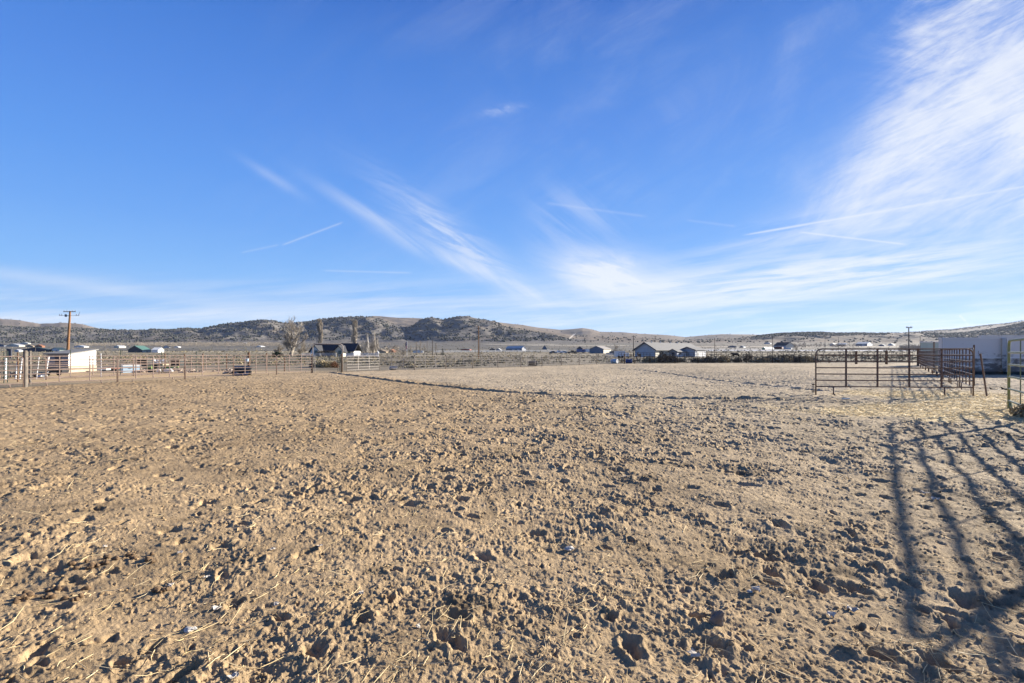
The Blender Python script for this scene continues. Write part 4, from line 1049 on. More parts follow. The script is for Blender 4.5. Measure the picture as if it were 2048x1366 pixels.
# ------------------------------------------------------------------ drums, barrels, junk
def drum(x, y, z, rz, r, L, m, label, m2=None, name='drum', group=None):
    t = thing(name, label, 'barrel', (x, y, z), rz, group); mb = MB()
    prof = [(0,r*.93),(.02,r),(L*.32,r),(L*.34,r*1.04),(L*.36,r),(L*.64,r),(L*.66,r*1.04),(L*.68,r),(L-.02,r),(L,r*.93)]
    mb.tube([(u-L/2,0,r) for u, _ in prof], [q for _, q in prof], 20); mb.build('body', m, t, False)
    MB().tube([(L/2,0,r),(L/2+.012,0,r)], [r*.88,r*.86], 20).build('lid', m2 or m, t)
    MB().tube([(L/2+.012,r*.4,r*1.3),(L/2+.035,r*.4,r*1.3)], .035, 8).build('bung', 'black', t)
    return t
x, y = at(1229,69); drum(x, y, tz(x, y), R(-50), .31, .95, 'paleblue', 'pale blue barrel with white end lying left of the thick brown post', 'pvc')  # body coloured pale blue as the shade on a white barrel
x, y = at(1258,70); drum(x, y, tz(x, y), R(-12), .29, .9, 'blue', 'dark blue barrel lying right of the thick brown post')
x, y = at(1065,60); drum(x, y, tz(x, y), 0, .28, 1.15, 'black', 'black barrel lying behind the pale panels in the middle')
x, y = at(484.5,36.6)
drum(x-.05, y, 0, R(8), .19, 1.25, 'black', 'lower black drum of the stack behind the left panels')
drum(x-.02, y+.1, .37, R(4), .15, 1.15, 'greyplastic', 'dark grey drum resting on top of the black drum', 'black')
t = thing('plastic_sheet', 'crumpled dark grey plastic sheet on the ground in front of the black drums', 'plastic sheet', (x+.35, y-.9, 0))
vs = []; rg = random.Random(8)
for i in range(9):
    for j in range(5): vs.append((-.5+i*.13, j*.15, .02+.12*math.sin(i*.9+j)*math.sin(j*.8)+.08*rg.random()+(.1 if 0 < j < 4 else 0)))
n0 = len(vs); vs2 = [(a, b, c-.015) for a, b, c in vs]
fs = [(i*5+j, i*5+j+1, (i+1)*5+j+1, (i+1)*5+j) for i in range(8) for j in range(4)]
MB().add(vs+vs2, fs+[tuple(q+n0 for q in f[::-1]) for f in fs]).build('sheet', 'greyplastic', t)
x, y = at(497,39); t = thing('hanging_bucket', 'pale blue bucket hanging from the pipe panel above the drums', 'bucket', (x-.1, y-.05, .92))
MB().tube([(0,0,0),(0,0,.02),(0,0,.26)], [.10,.11,.15], 12).build('body', 'paleblue', t); MB().tube([(-.15,0,.26),(0,0,.42),(.15,0,.26)], .008, 5).build('handle', 'steel', t)
# white poles and planks leaning on the left
WP = [(11,717,734,3.5,'pvc',.13,.10),(31,714,746,3.,'pvc',.09,-.04),(39.5,715,748,2.,'pvc',.08,-.03),(73,714,730,2.,'pvc',.05,-.05),(89,713.5,747,3.,'pvc',.10,-.16),(64,706,748,3.,'greywood',.13,.12),(3,718,752,2.,'greywood',.12,0.02)]
wl = ['short thick white plank leftmost among the junk poles','straight white pole, taller of the pair near the left edge','dull white pole right of the tallest white pole','thin white stick between the grey post and the slanted pole','slanted white pole just left of the white shed','grey weathered plank leaning beside the thick wooden post','grey weathered plank at the very left edge']
for i, (px, tp, bt, w_, m_, wd, ln) in enumerate(WP):
    Y = 31.; x, y = at(px, Y); zt = zpx(tp, Y)
    mb = MB(); mb.tube([(0,-.0,-.03),(-ln,.12,zt)], wd*.40, 4 if m_ == 'greywood' else 10)
    tag(mb.build('leaning_plank' if m_ == 'greywood' else 'white_pole', m_, None, False, (x, y, 0)), wl[i], 'plank' if m_ == 'greywood' else 'pole', 'poles leaning at the left')
rg = random.Random(12)
for k, (px, w_, lb) in enumerate(((22,1.0,'heap of grey boards on the ground below the white poles'),(66,1.3,'heap of grey and brown boards right of the thick wooden post'),(86,.6,'small heap of white boards below the slanted white pole'))):
    x, y = at(px, 32.3); t = thing('board_heap', lb, 'board heap', (x, y, 0), 0, 'heaps of boards at the left')
    for q in range(12):
        a = rg.uniform(0, 3.14); l = w_*rg.uniform(.5,1.)
        MB().tube([(-l/2*math.cos(a), -.25*math.sin(a), .02+rg.uniform(0,.1)), (l/2*math.cos(a), .25*math.sin(a), .1+rg.uniform(0,.42))], .03, 4).build('board', ['greywood','wood','white'][0 if k == 0 else (rg.randint(0,1) if k == 1 else 2)], t)
# small white chest, blue shade of its end put into the body colour
x, y = at(246,41); t = thing('storage_chest', 'small white storage chest standing behind the second left panel', 'chest', (x, y, 0), R(52))
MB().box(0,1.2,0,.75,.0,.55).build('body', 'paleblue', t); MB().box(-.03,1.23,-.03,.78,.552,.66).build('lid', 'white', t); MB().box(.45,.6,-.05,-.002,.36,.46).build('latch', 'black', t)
x, y = at(218,44); t = thing('red_trough', 'low red trough on dark runners right of the white shed', 'trough', (x, y, 0), 0)
MB().box(-.75,.55,0,.5,.22,.36).build('body', 'red', t); MB().box(-.8,.6,.05,.45,0,.218).build('base', 'tarp', t)
x, y = at(203,43); tag(MB().box(-.4,.4,0,.5,.15,.36).build('white_crate','white',None,False,(x,y,0)), 'low white crate left of the red trough', 'crate')
x, y = at(107,36); t = thing('dark_cart', 'black low cart under the shaded front of the white shed', 'cart', (x, y, 0))
MB().box(-.6,.6,0,.6,.25,.52).build('tray', 'black', t)
for s_ in (-.4,.4): MB().tube([(s_,-.04,.17),(s_,.03,.17)], .17, 12).build('wheel', 'tyre', t)
MB().tube([(-.35,.0,.5),(.05,-.02,.60),(.45,.0,.5)], .02, 5).build('handle', 'rust', t)
def heap(px, Y, w_, h_, label, seed, m='rubble', n=40):
    x, y = at(px, Y); t = thing('rubble_heap', label, 'rubble heap', (x, y, tz(x, y)), 0, 'pale rubble heaps')
    mb = MB(); rg = random.Random(seed)
    for k in range(n):
        u = rg.gauss(0,.4); v = rg.gauss(0,.4); q = math.exp(-(u*u+v*v)*2)
        mb.blob((u*w_, v*w_*.6, h_*q*rg.uniform(0,1)), rg.uniform(.05,.13), seed*100+k, 0, .3, (1.2,1,.7))
    mb.build('rubble', m, t); return t
heap(280,42,.9,.35,'pale rubble heap right of the storage chest',1); heap(352,44,1.0,.4,'pink tinged rubble heap right of the lime tarp',2); heap(384,42,1.1,.25,'wide pale rubble heap under the dark steel post',3)
heap(457,39,.55,.42,'bright pale rubble heap just left of the black drums',4); heap(441,44,.9,.15,'low brown heap left of the bright rubble','5'.__len__()+4,'tan',25); heap(305,43,.8,.2,'low pale heap left of the dark steel post',6)
# dark tarp shelters
for k, (p0, p1, Y, tp, bt, lb) in enumerate(((276,293,52,719,739,'dark tarp shelter right of the storage chest'),(343,358,54,719.5,737,'dark tarp shelter with lime strip at its foot'))):
    x, y = at(p0, Y); x1, _ = at(p1, Y); H = zpx(tp, Y)-tz(x, y); w_ = x1-x; t = thing('tarp_shelter', lb, 'shelter', (x, y, tz(x, y)))
    MB().box(.03,w_-.03,.05,1.2,.25,H-.06).build('tarp', 'tarp', t); MB().box(-.05,w_+.05,-.05,1.3,H-.058,H).build('roof', 'greywood', t)
    for a in (0,w_):
        MB().box(a-.04,a+.04,-.04,.04,0,H-.06).build('leg', 'wood', t)
for k, (p0, p1, Y) in enumerate(((293,303,50),(331,356,50))):
    x, y = at(p0, Y); x1, _ = at(p1, Y); tag(MB().box(0,x1-x,0,.1,.05,.33).build('lime_board','lime',None,False,(x,y,tz(x,y))), ['short lime green board left of the dark steel post','long lime green board at the foot of the tarp shelter'][k], 'board')
x, y = at(308,51); t = thing('junk_trailer', 'small trailer loaded with pale junk between the lime boards', 'trailer', (x, y, tz(x, y)))
MB().box(-.7,.9,0,1,.35,.5).build('bed','tan',t); mb = MB(); rg = random.Random(3)
for k in range(14): mb.blob((rg.uniform(-.5,.7), rg.uniform(.1,.9), .55+rg.uniform(0,.35)), rg.uniform(.1,.22), k, 0, .3)
mb.build('load','bluewhite',t); MB().tube([(.1,-.05,.25),(.1,.05,.25)],.25,12).build('wheel','tyre',t)
for k, (px, Y, m_, lb) in enumerate(((303,41,'tarp','dark rubbish bag left of the white rags'),(330,41.5,'tarp','dark rubbish bag right of the white rags'),(337,41.2,'white','rounded white bag on the ground by the tarp shelter'),(318,41,'white','bent white rag hanging low behind the panel'))):
    x, y = at(px, Y); tag(MB().blob((0,0,.16), .27, 50+k, 2, .25, (1.1 if k != 3 else .4,.8,.65)).build('rubbish_bag', m_, None, True, (x, y, 0)), lb, 'bag')
# white tank by poplar
x, y = at(711.5,190); t = thing('white_tank', 'upright white tank between the narrow poplar and the forked white trunk', 'tank', (x, y, tz(x, y)))
Hh = zpx(694, 190)-tz(x, y); MB().box(-.72,.72,-.6,.6,.5,Hh).build('body','bluewhite',t); MB().box(-.8,.8,-.7,.7,Hh+.002,Hh+.12).build('lid','white',t)
for a in (-.6,.6): MB().tube([(a,0,-.1),(a,0,.498)],.06,6).build('leg','steel',t)
# white boulder
x, y = at(786.5,47.0); tag(MB().blob((0,0,.20), .30, 77, 2, .22, (1.1,.8,.78)).build('boulder','whiterock',None,False,(x,y,0)), 'white boulder lying at the foot of the pale panels', 'boulder')

# vehicles
def vehicle(px, Y, L, label, m, kind='car', rz=0, cat='car', name='parked_car'):
    x, y = at(px, Y); t = thing(name, label, cat, (x, y, tz(x, y)), rz)
    if kind == 'car': prof = [(-.5,.35),(-.5,.80),(-.44,.92),(-.30,.95),(-.20,1.38),(.14,1.42),(.28,.98),(.46,.88),(.5,.70),(.5,.35)]
    elif kind == 'pickup': prof = [(-.5,.5),(-.5,1.05),(-.12,1.05),(-.10,1.75),(.14,1.78),(.24,1.15),(.47,1.08),(.5,.85),(.5,.5)]
    else: prof = [(-.5,.5),(-.5,2.3),(-.46,2.42),(.40,2.42),(.46,2.3),(.5,1.4),(.5,.5)]
    w_ = .88; n = len(prof); vs = [(u*L, s, z) for s in (-w_, w_) for u, z in prof]
    fs = [tuple(range(n)), tuple(range(2*n-1, n-1, -1))]+[(i, i+n, (i+1) % n+n, (i+1) % n) for i in range(n)]
    MB().add(vs, fs).build('body', m, t)
    if kind == 'car': MB().box(-.20*L,.17*L,-w_-.015,-w_+.01,1.0,1.30).build('window','glass',t)
    elif kind == 'pickup': MB().box(-.08*L,.13*L,-w_-.015,-w_+.01,1.15,1.62).build('window','glass',t)
    else: MB().box(.1*L,.3*L,-w_-.015,-w_+.01,1.5,2.0).build('window','glass',t)
    for u in (-.32,.32):
        for s in (-1,1):
            wh = MB().tube([(u*L,s*(w_-.12),.34),(u*L,s*(w_+.03),.34)],.34,14).build('wheel','tyre',t); MB().tube([(u*L,s*(w_+.031),.34),(u*L,s*(w_+.045),.34)],.19,10).build('rim','steel',wh)
    return t
vehicle(1106,300,4.4,'dark car parked left of the white vehicles','cardark',rz=R(20))
vehicle(1117,300,5.2,'white pickup parked right of the dark car','carwhite','pickup',R(15),'pickup','pickup_truck')
vehicle(1128,310,4.4,'pale blue car parked in the middle of the far row','paleblue',rz=R(10))
vehicle(1144,290,5.6,'dark blue pickup parked left of the dark roofed house','cardark','pickup',R(5),'pickup','pickup_truck')
vehicle(1162,330,6.,'dark blue van parked in front of the dark roofed house','carblue','van',R(0),'van','parked_van')
vehicle(1172,340,6.5,'white camper parked left of the grey barn','carwhite','van',R(180),'camper','camper')
vehicle(1223,230,4.6,'dark pickup parked right of the grey barn','cardark','pickup',R(30),'pickup','pickup_truck')
x, y = at(1233,128); t = thing('horse_trailer', 'white box trailer with blue shaded side left of the big grey roofed house', 'trailer', (x, y, tz(x, y)), R(0))
MB().box(0,2.2,0,3.2,.35,1.75).build('body','carwhite',t); MB().box(-.03,2.23,-.03,3.23,1.752,1.82).build('roof','white',t); MB().box(2.2,3.3,.4,3.,.35,1.4).build('nose','carwhite',t)
for a in (.6,1.5): MB().tube([(a,-.02,.32),(a,.16,.32)],.32,12).build('wheel','tyre',t)
vehicle(1238,200,4.6,'dark car half hidden behind the white box trailer','cardark',rz=R(15))

# ------------------------------------------------------------------ cow
def skin_body(name, joints, edges, m, parent, sub=2):
    me = bpy.data.meshes.new(name); me.from_pydata([j[0] for j in joints], edges, []); me.update()
    o = bpy.data.objects.new(name, me); C.objects.link(o); o.parent = parent
    me.materials.append(M[m])
    md = o.modifiers.new('skin', 'SKIN'); md.use_smooth_shade = True
    if not me.skin_vertices: me.attributes  # created by the modifier in ops; fall back below
    try:
        sv = me.skin_vertices[0].data
    except Exception:
        bpy.context.view_layer.objects.active = o; bpy.ops.mesh.customdata_skin_add(); sv = me.skin_vertices[0].data
    for i, j in enumerate(joints):
        rr = j[1] if isinstance(j[1], tuple) else (j[1], j[1]); sv[i].radius = rr; sv[i].use_root = (i == 0)
    o.modifiers.new('sub', 'SUBSURF').levels = sub; o.modifiers['sub'].render_levels = sub
    return o
x, y = at(1472,128); t = thing('cow', 'black cow standing side on behind the far fence, head to the left', 'cow', (x, y, tz(x, y)), R(6))
J = [((.55,0,1.02),(.30,.33)),((.15,0,1.0),(.36,.38)),((-.35,0,1.0),(.34,.37)),((-.75,0,1.03),(.27,.30)),((-1.0,0,1.15),(.17,.20)),((-1.22,0,1.22),(.13,.15)),((-1.45,0,1.08),(.10,.11)),((-1.60,0,.98),(.075,.08)),
     ((.80,0,1.05),(.20,.24)),((.92,0,1.0),(.04,.04)),((.95,0,.55),(.02,.02)),
     ((.62,.20,.72),(.15,.15)),((.72,.20,.42),(.065,.065)),((.66,.20,.05),(.05,.05)),((.62,-.20,.72),(.15,.15)),((.74,-.20,.42),(.065,.065)),((.70,-.20,.05),(.05,.05)),
     ((-.70,.18,.66),(.11,.11)),((-.70,.18,.36),(.06,.06)),((-.70,.18,.05),(.05,.05)),((-.70,-.18,.66),(.11,.11)),((-.66,-.18,.36),(.06,.06)),((-.72,-.18,.05),(.05,.05))]
E = [(0,1),(1,2),(2,3),(3,4),(4,5),(5,6),(6,7),(0,8),(8,9),(9,10),(0,11),(11,12),(12,13),(0,14),(14,15),(15,16),(3,17),(17,18),(18,19),(3,20),(20,21),(21,22)]
skin_body('body', J, E, 'hide', t)
for s in (-1,1): MB().blob((-1.20,s*.17,1.27),.07,3,1,.1,(.8,1.3,.5)).build('ear','hide',t)

# ------------------------------------------------------------------ foreground finds
def onground(px, py): 
    Y = yy(py); x = (px-1024)/1000*Y; return x, Y, gz(x, Y)
x, y, z = onground(1432,1250)
mb = MB().blob((0,0,.030), .054, 5, 2, .16, (.85,.5,1.1))
mb.v = [(a+.35*max(0,c-.04), b, c) for a, b, c in mb.v]
tag(mb.build('stone', 'stone', None, False, (x, y, z-.01)), 'dark angular stone standing upright in the soil at lower right', 'stone')
for k, (px, py, rr) in enumerate(((380,1257,.028),(1003,1268,.02),(1138,1097,.03),(1500,1185,.016))):
    x, y, z = onground(px, py)
    tag(MB().blob((0,0,.3*rr), rr, 60+k, 2, .2, (1.2,.9,.6)).build('stone','stone' if k == 1 else 'whiterock',None,False,(x,y,z)), ['flat pale stone in the lower left soil','small dark stone at the bottom middle','pale stone in the middle foreground by a stick','tiny pale stone left of the white scrap pair'][k], 'stone')
SC = [(360,1107,.035),(415,1152,.03),(545,1102,.03),(640,1098,.03),(552,1210,.028),(1135,1098,.035),(1212,1236,.03),(1387,1312,.04),(1512,1184,.045),(1660,1228,.04),(1705,1217,.04),(722,1188,.03),(836,1260,.025),(210,1094,.03),(340,1172,.03),(432,1218,.035),(1868,1000,.06),(1850,985,.05),(467,1358,.03),(935,1095,.02),(1030,890,.03),(1250,955,.035)]
for k, (px, py, s) in enumerate(SC):
    x, y, z = onground(px, py); rg = random.Random(k+300); vs = []
    for i in range(5):
        for j in range(3): vs.append(((i-2)*s*.42*(1-.12*j)+rg.uniform(-.1,.1)*s, (j-1)*s*.5+rg.uniform(-.15,.15)*s, s*(.22+.28*rg.random()+.15*math.sin(i*2+j))))
    n0 = len(vs); v2 = [(a, b, c-.1*s) for a, b, c in vs]
    fs = [(i*3+j, (i+1)*3+j, (i+1)*3+j+1, i*3+j+1) for i in range(4) for j in range(2)]
    edge = [0,3,6,9,12,13,14,11,8,5,2,1]
    fs2 = [tuple(q+n0 for q in f[::-1]) for f in fs]+[(edge[i], edge[i]+n0, edge[(i+1)%12]+n0, edge[(i+1)%12]) for i in range(12)]
    tag(MB().add(vs+v2, fs+fs2).build('white_scrap','paper',None,False,(x,y,z),rg.uniform(0,6.28)), 'small crumpled white scrap lying on the churned soil', 'scrap', 'white scraps on the soil')
for k, (px, py, n, sp) in enumerate(((185,1130,13,.16),(265,1120,9,.13),(60,1190,12,.14),(330,1185,6,.08),(140,1195,8,.12))):
    x, y, z = onground(px, py); t = thing('manure_pile', ['broad brown manure pile at the left, nearest the middle of the cluster','small shiny brown manure pile right of the broad one','crumbly manure pile at the lower left edge','few dark droppings right of the lower manure piles','brown droppings below the broad manure pile'][k], 'manure', (x, y, z), 0, 'manure piles at the left')
    rg = random.Random(k+70)
    for q in range(n):
        u, v = rg.gauss(0,sp*.55), rg.gauss(0,sp*.4); w_ = gz(x+u, y+v)-z
        MB().blob((u, v, w_+.010), rg.uniform(.010,.026), k*50+q, 1, .28, (1,.9,.75)).build('dropping','dung',t,True)
# blue litter by the big panel and dark lumps
x, y, z = onground(1692,800); tag(MB().box(-.16,.16,-.03,.03,.02,.05).build('blue_strip','paleblue',None,False,(x,y,z),.3), 'pale blue strip of plastic on the straw below the big rusty panel', 'plastic strip')
for k, (px, py, w_) in enumerate(((1990,779,.22),(2010,779,.16))):
    x, y, z = onground(px, py); tag(MB().tube([(-w_,0,.10),(-w_*.5,.02,.03),(w_*.4,0,.02),(w_,.05,.05)], [.02,.05,.045,.02], 8).build('dark_branch','tyre',None,True,(x,y,z)), ['curved black branch on the straw right of the leaning steel post','short black branch beside the green end post'][k], 'branch')
x, y, z = onground(2046,835)
t = thing('hay_clump', 'dark hay clump at the foot of the green panel by the right edge', 'hay clump', (x+.3, y, z))
V, F = leafy(np.array([[0,0,-.02],[.5,.2,0]]), np.array([.45,.4]), np.array([.35,.3]), 900, .16, 77); o = big_mesh('hay', V, F, 'drygrass', None, False); o.parent = t

# ------------------------------------------------------------------ sky
W = bpy.data.worlds.new('World'); bpy.context.scene.world = W; W.use_nodes = True
nt = W.node_tree; N = nt.nodes.new; Lk = nt.links.new
for q in list(nt.nodes): nt.nodes.remove(q)
def val(x):
    return x
def link(x, sock):
    if isinstance(x, (int, float)): sock.default_value = x
    else: Lk(x, sock)
def mth(op, a, b=0., c=None, clamp=False):
    m = N('ShaderNodeMath'); m.operation = op; m.use_clamp = clamp
    link(a, m.inputs[0]); link(b, m.inputs[1])
    if c is not None: link(c, m.inputs[2])
    return m.outputs[0]
def ss(x, a, b, lo=0., hi=1.):
    m = N('ShaderNodeMapRange'); m.interpolation_type = 'SMOOTHSTEP'; link(x, m.inputs['Value'])
    m.inputs['From Min'].default_value = a; m.inputs['From Max'].default_value = b; m.inputs['To Min'].default_value = lo; m.inputs['To Max'].default_value = hi
    return m.outputs[0]
def noise(vec, sx, sy, rot=0, det=6, rough=.55, dist=0., off=(0,0)):
    mp = N('ShaderNodeMapping'); mp.vector_type = 'TEXTURE'
    mp.inputs['Rotation'].default_value[2] = rot; mp.inputs['Scale'].default_value = (1/sx, 1/sy, 1); mp.inputs['Location'].default_value = (off[0], off[1], 0)
    Lk(vec, mp.inputs[0]); n = N('ShaderNodeTexNoise'); n.inputs['Scale'].default_value = 1; n.inputs['Detail'].default_value = det; n.inputs['Roughness'].default_value = rough; n.inputs['Distortion'].default_value = dist
    Lk(mp.outputs[0], n.inputs['Vector']); return n.outputs['Fac']
tc = N('ShaderNodeTexCoord'); sp = N('ShaderNodeSeparateXYZ'); Lk(tc.outputs['Generated'], sp.inputs[0])
dx, dy, dz = sp.outputs
fy = mth('MAXIMUM', dy, .02); fz = mth('MAXIMUM', dz, 0.)
u = mth('DIVIDE', dx, fy); v = mth('DIVIDE', fz, fy)
frontm = ss(dy, .05, .3)
uv = N('ShaderNodeCombineXYZ'); Lk(u, uv.inputs[0]); Lk(v, uv.inputs[1]); uv = uv.outputs[0]
def px(x): return (x-1024)/1000
def pv(y): return (HZ-y)/1000
def gauss(cx, cy, sx, sy, rot):
    """soft oriented patch of sky around a direction; rot in degrees anticlockwise"""
    a = mth('SUBTRACT', u, px(cx)); b = mth('SUBTRACT', v, pv(cy)); c, s = math.cos(R(rot)), math.sin(R(rot))
    p = mth('ADD', mth('MULTIPLY', a, c/(sx/1000)), mth('MULTIPLY', b, s/(sx/1000)))
    q = mth('ADD', mth('MULTIPLY', a, -s/(sy/1000)), mth('MULTIPLY', b, c/(sy/1000)))
    r2 = mth('ADD', mth('MULTIPLY', p, p), mth('MULTIPLY', q, q))
    return mth('EXPONENT', mth('MULTIPLY', r2, -1.))
def trail(x0, y0, x1, y1, w0, st):
    """condensation trail between two directions"""
    ax, ay, bx, by = px(x0), pv(y0), px(x1), pv(y1); L = math.hypot(bx-ax, by-ay); cx, cy = (bx-ax)/L, (by-ay)/L
    a = mth('SUBTRACT', u, ax); b = mth('SUBTRACT', v, ay)
    t_ = mth('ADD', mth('MULTIPLY', a, cx), mth('MULTIPLY', b, cy)); d_ = mth('ADD', mth('MULTIPLY', a, -cy), mth('MULTIPLY', b, cx))
    g_ = mth('EXPONENT', mth('MULTIPLY', mth('POWER', mth('DIVIDE', mth('ABSOLUTE', d_), w0/1000), 2.), -1.))
    e_ = mth('MULTIPLY', ss(t_, 0, L*.1), ss(t_, L*.9, L, 1, 0))
    return mth('MULTIPLY', mth('MULTIPLY', g_, e_), st)
# clear sky: physical sky pulled toward the photograph's measured blues
sky = N('ShaderNodeTexSky'); sky.sky_type = 'NISHITA'; sky.sun_disc = False
sky.sun_elevation = R(SUN_EL); sky.sun_rotation = R(SUN_AZ); sky.altitude = 1500; sky.air_density = 1.0; sky.dust_density = .5; sky.ozone_density = 2.
el = mth('MULTIPLY', mth('ARCSINE', dz), 180/math.pi)
rp = N('ShaderNodeValToRGB'); e = rp.color_ramp.elements; Lk(ss(el, 0, 60), rp.inputs[0])
rp2 = mth('DIVIDE', el, 60.); nt.links.remove(rp.inputs[0].links[0]); Lk(rp2, rp.inputs[0])
def lin(c): return tuple(((q/255+.055)/1.055)**2.4 if q > 10 else q/255/12.92 for q in c)
stops = [(0,(172,208,240)),(2.3/60,(152,197,245)),(5/60,(136,188,246)),(8/60,(124,182,247)),(13/60,(104,165,243)),(18/60,(90,153,238)),(24/60,(79,139,229)),(30/60,(66,126,217)),(35/60,(50,109,202)),(1,(24,62,140))]
e[0].position = 0; e[0].color = (*lin(stops[0][1]), 1); e[1].position = 1; e[1].color = (*lin(stops[-1][1]), 1)
for p_, c_ in stops[1:-1]:
    q = e.new(p_); q.color = (*lin(c_), 1)
SB = 3.55          # brings the measured sky to the strength the background node works at
mul = N('ShaderNodeVectorMath'); mul.operation = 'SCALE'; Lk(rp.outputs[0], mul.inputs[0]); mul.inputs['Scale'].default_value = SB
mx = N('ShaderNodeMix'); mx.data_type = 'RGBA'; mx.inputs['Factor'].default_value = .95; Lk(sky.outputs[0], mx.inputs['A']); Lk(mul.outputs[0], mx.inputs['B'])
# cirrus
nA = noise(uv, 2.2, 13., R(32), 10, .68, .6)             # fibres rising to the right
nB = noise(uv, 2.0, 24., R(10), 10, .68, .5, (3,1))     # flatter fibres
nC = noise(uv, 2.0, 22., R(-38), 8, .62, .4, (7,2))    # fibres falling to the right
nD = noise(uv, 2.6, 4.2, R(35), 10, .66, .9, (1,5))      # large billows
nE = noise(uv, 1.2, 26., R(2), 6, .55, .3, (2,9))
nG = noise(uv, 6., 46., R(24), 10, .74, .7, (5,6))        # fine combed fibres
nH = noise(uv, 4., 60., R(6), 8, .66, .4, (8,6))
nF = noise(uv, 28., 60., R(-20), 4, .6, .3, (2,9))
edge = mth('ADD', mth('SUBTRACT', mth('SUBTRACT', u, mth('MULTIPLY', mth('SUBTRACT', v, .23), .42)), .545), mth('MULTIPLY', mth('SUBTRACT', nD, .5), .30))
big = mth('MULTIPLY', ss(edge, -.01, .20), ss(v, .16, .32))
bigd = mth('MULTIPLY', big, mth('ADD', .04, mth('ADD', mth('ADD', mth('MULTIPLY', ss(nA, .38, .66), .42), mth('MULTIPLY', ss(nG, .36, .64), .30)), mth('MULTIPLY', ss(nD, .40, .62), .34))))
core = mth('MULTIPLY', gauss(1900,210,250,80,38), mth('ADD', .25, mth('ADD', mth('MULTIPLY', ss(nA, .3, .65), .35), mth('MULTIPLY', ss(nG, .36, .62), .35))))
core2 = mth('MULTIPLY', gauss(2050,330,230,60,25), .25)
low = mth('MULTIPLY', gauss(1720,545,420,48,7), mth('ADD', .04, mth('ADD', mth('MULTIPLY', ss(nB, .38, .60), .70), mth('MULTIPLY', ss(nH, .40, .62), .42))))
low2 = mth('MULTIPLY', gauss(1520,560,200,28,10), mth('ADD', .1, mth('MULTIPLY', ss(nH, .35, .6), .8)))
mid = mth('MULTIPLY', gauss(1700,440,330,36,14), mth('ADD', .04, mth('MULTIPLY', ss(nB, .40, .62), .45)))
puff = mth('MULTIPLY', gauss(1225,555,108,44,-10), mth('ADD', .68, mth('MULTIPLY', ss(noise(uv, 7, 34, R(-15), 8, .7, .6), .36, .62), .75)))
puff2 = mth('MULTIPLY', gauss(1330,575,130,20,4), mth('ADD', .15, mth('MULTIPLY', ss(nH, .38, .6), .55)))
puff1 = mth('MULTIPLY', gauss(1150,450,75,60,-30), mth('MULTIPLY', ss(nC, .4, .62), .35))
diag = mth('MULTIPLY', gauss(925,490,175,30,-38), mth('ADD', .13, mth('MULTIPLY', ss(noise(uv, 6, 46, R(-25), 8, .7, .5, (4,4)), .38, .62), .50)))
diag2 = mth('MULTIPLY', gauss(985,555,170,15,-22), mth('ADD', .16, mth('MULTIPLY', ss(nC, .4, .62), .5)))
diag3 = mth('MULTIPLY', gauss(760,440,120,14,-30), mth('MULTIPLY', ss(nC, .38, .6), .42))
wisp = mth('MULTIPLY', gauss(545,355,60,9,-32), .20)
tiny = mth('MULTIPLY', gauss(1005,220,36,9,10), mth('MULTIPLY', ss(nF,.3,.7), .42))
haz = mth('MULTIPLY', ss(v, .19, .03), mth('ADD', .02, mth('ADD', mth('MULTIPLY', ss(nE, .40, .62), .60), mth('MULTIPLY', ss(nH, .42, .62), .30))))
haz2 = mth('MULTIPLY', ss(v, .08, .0), .10)
veil = mth('MULTIPLY', mth('MULTIPLY', ss(nD, .35, .75), ss(nA, .3, .7)), mth('MULTIPLY', ss(u, -.9, .6), .20))
arc = mth('MULTIPLY', gauss(100,560,330,14,-8), .28)
tr = [trail(1478,472,2100,364,2.2,.42), trail(1478,472,1780,420,1.6,.35), trail(1590,463,1822,490,1.8,.55), trail(560,492,690,443,2.,.26), trail(480,506,560,489,2.,.14), trail(1085,405,1300,434,2.6,.13), trail(1370,440,1475,453,2.4,.12), trail(1918,630,1932,643,2.4,.5), trail(1932,643,1938,656,2.4,.3), trail(640,541,830,546,1.8,.2), trail(1700,470,1830,446,3.,.25)]
lst = [puff2, bigd, core, core2, low, low2, mid, puff, puff1, diag, diag2, diag3, wisp, tiny, haz, haz2, veil, arc]+tr
tot = 1.
inv = None
for q in lst:
    k_ = mth('SUBTRACT', 1., mth('MINIMUM', q, .95)); inv = k_ if inv is None else mth('MULTIPLY', inv, k_)
cov = mth('MULTIPLY', mth('SUBTRACT', 1., inv), frontm)
cov = mth('MULTIPLY', cov, ss(dz, -.01, .0))
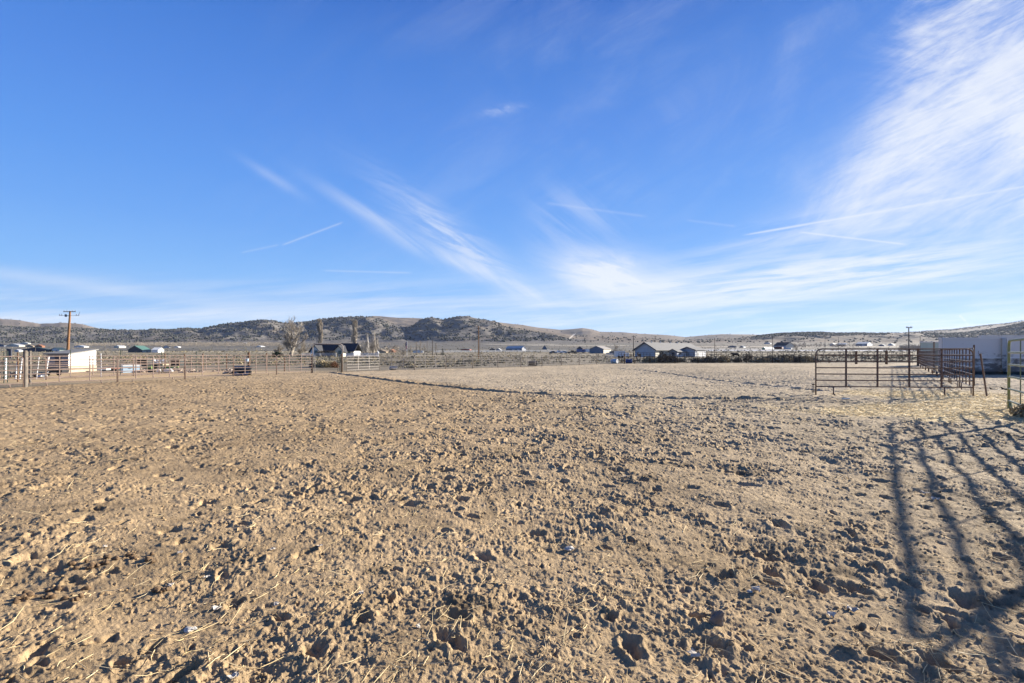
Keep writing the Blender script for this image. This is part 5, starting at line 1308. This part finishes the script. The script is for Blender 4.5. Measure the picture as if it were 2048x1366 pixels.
# behind the camera: a plain thin veil
cm = N('ShaderNodeMix'); cm.data_type = 'RGBA'; link(mth('MULTIPLY', cov, .93), cm.inputs['Factor']); Lk(mx.outputs['Result'], cm.inputs['A'])
cc = lin((238,243,252)); cm.inputs['B'].default_value = (cc[0]*SB, cc[1]*SB, cc[2]*SB, 1)
bg = N('ShaderNodeBackground'); Lk(cm.outputs['Result'], bg.inputs[0]); bg.inputs['Strength'].default_value = .10
out = N('ShaderNodeOutputWorld'); Lk(bg.outputs[0], out.inputs[0])

# ------------------------------------------------------------------ haze
hz_ = MB().box(-9000, 9000, -6700, 6700, -1.5, 480).build('haze', 'white')
hz_.data.materials.clear(); hm = bpy.data.materials.new('thin_air'); hm.use_nodes = True; hn = hm.node_tree
hn.nodes.remove(hn.nodes['Principled BSDF']); pvn = hn.nodes.new('ShaderNodeVolumePrincipled')
pvn.inputs['Color'].default_value = (.72,.82,1,1); pvn.inputs['Density'].default_value = 2.6e-5; pvn.inputs['Anisotropy'].default_value = .2
hn.links.new(pvn.outputs[0], hn.nodes['Material Output'].inputs['Volume']); hz_.data.materials.append(hm)
tag(hz_, 'thin blue haze of the open air softening the far hills', 'haze', kind='stuff')
# ------------------------------------------------------------------ sun
sl = bpy.data.lights.new('sun', 'SUN'); sl.energy = 5.0; sl.angle = R(.53); sl.color = (1, .92, .80)
so = bpy.data.objects.new('sun', sl); C.objects.link(so)
sd = Vector((math.sin(R(SUN_AZ))*math.cos(R(SUN_EL)), math.cos(R(SUN_AZ))*math.cos(R(SUN_EL)), math.sin(R(SUN_EL))))
so.rotation_euler = sd.to_track_quat('Z', 'Y').to_euler(); so.location = sd*50

# ------------------------------------------------------------------ camera
cd = bpy.data.cameras.new('camera'); cd.sensor_width = 36; cd.lens = 1000/2048*36; cd.clip_start = .05; cd.clip_end = 20000
cd.shift_y = (HZ-683)/2048
co = bpy.data.objects.new('camera', cd); C.objects.link(co); co.location = (0, 0, EYE); co.rotation_euler = (R(90), 0, 0)
bpy.context.scene.camera = co
sc = bpy.context.scene
sc.view_settings.view_transform = 'Standard'; sc.view_settings.look = 'None'; sc.view_settings.exposure = 1.5; sc.view_settings.gamma = 1
sc.cycles.max_bounces = 4; sc.cycles.diffuse_bounces = 2
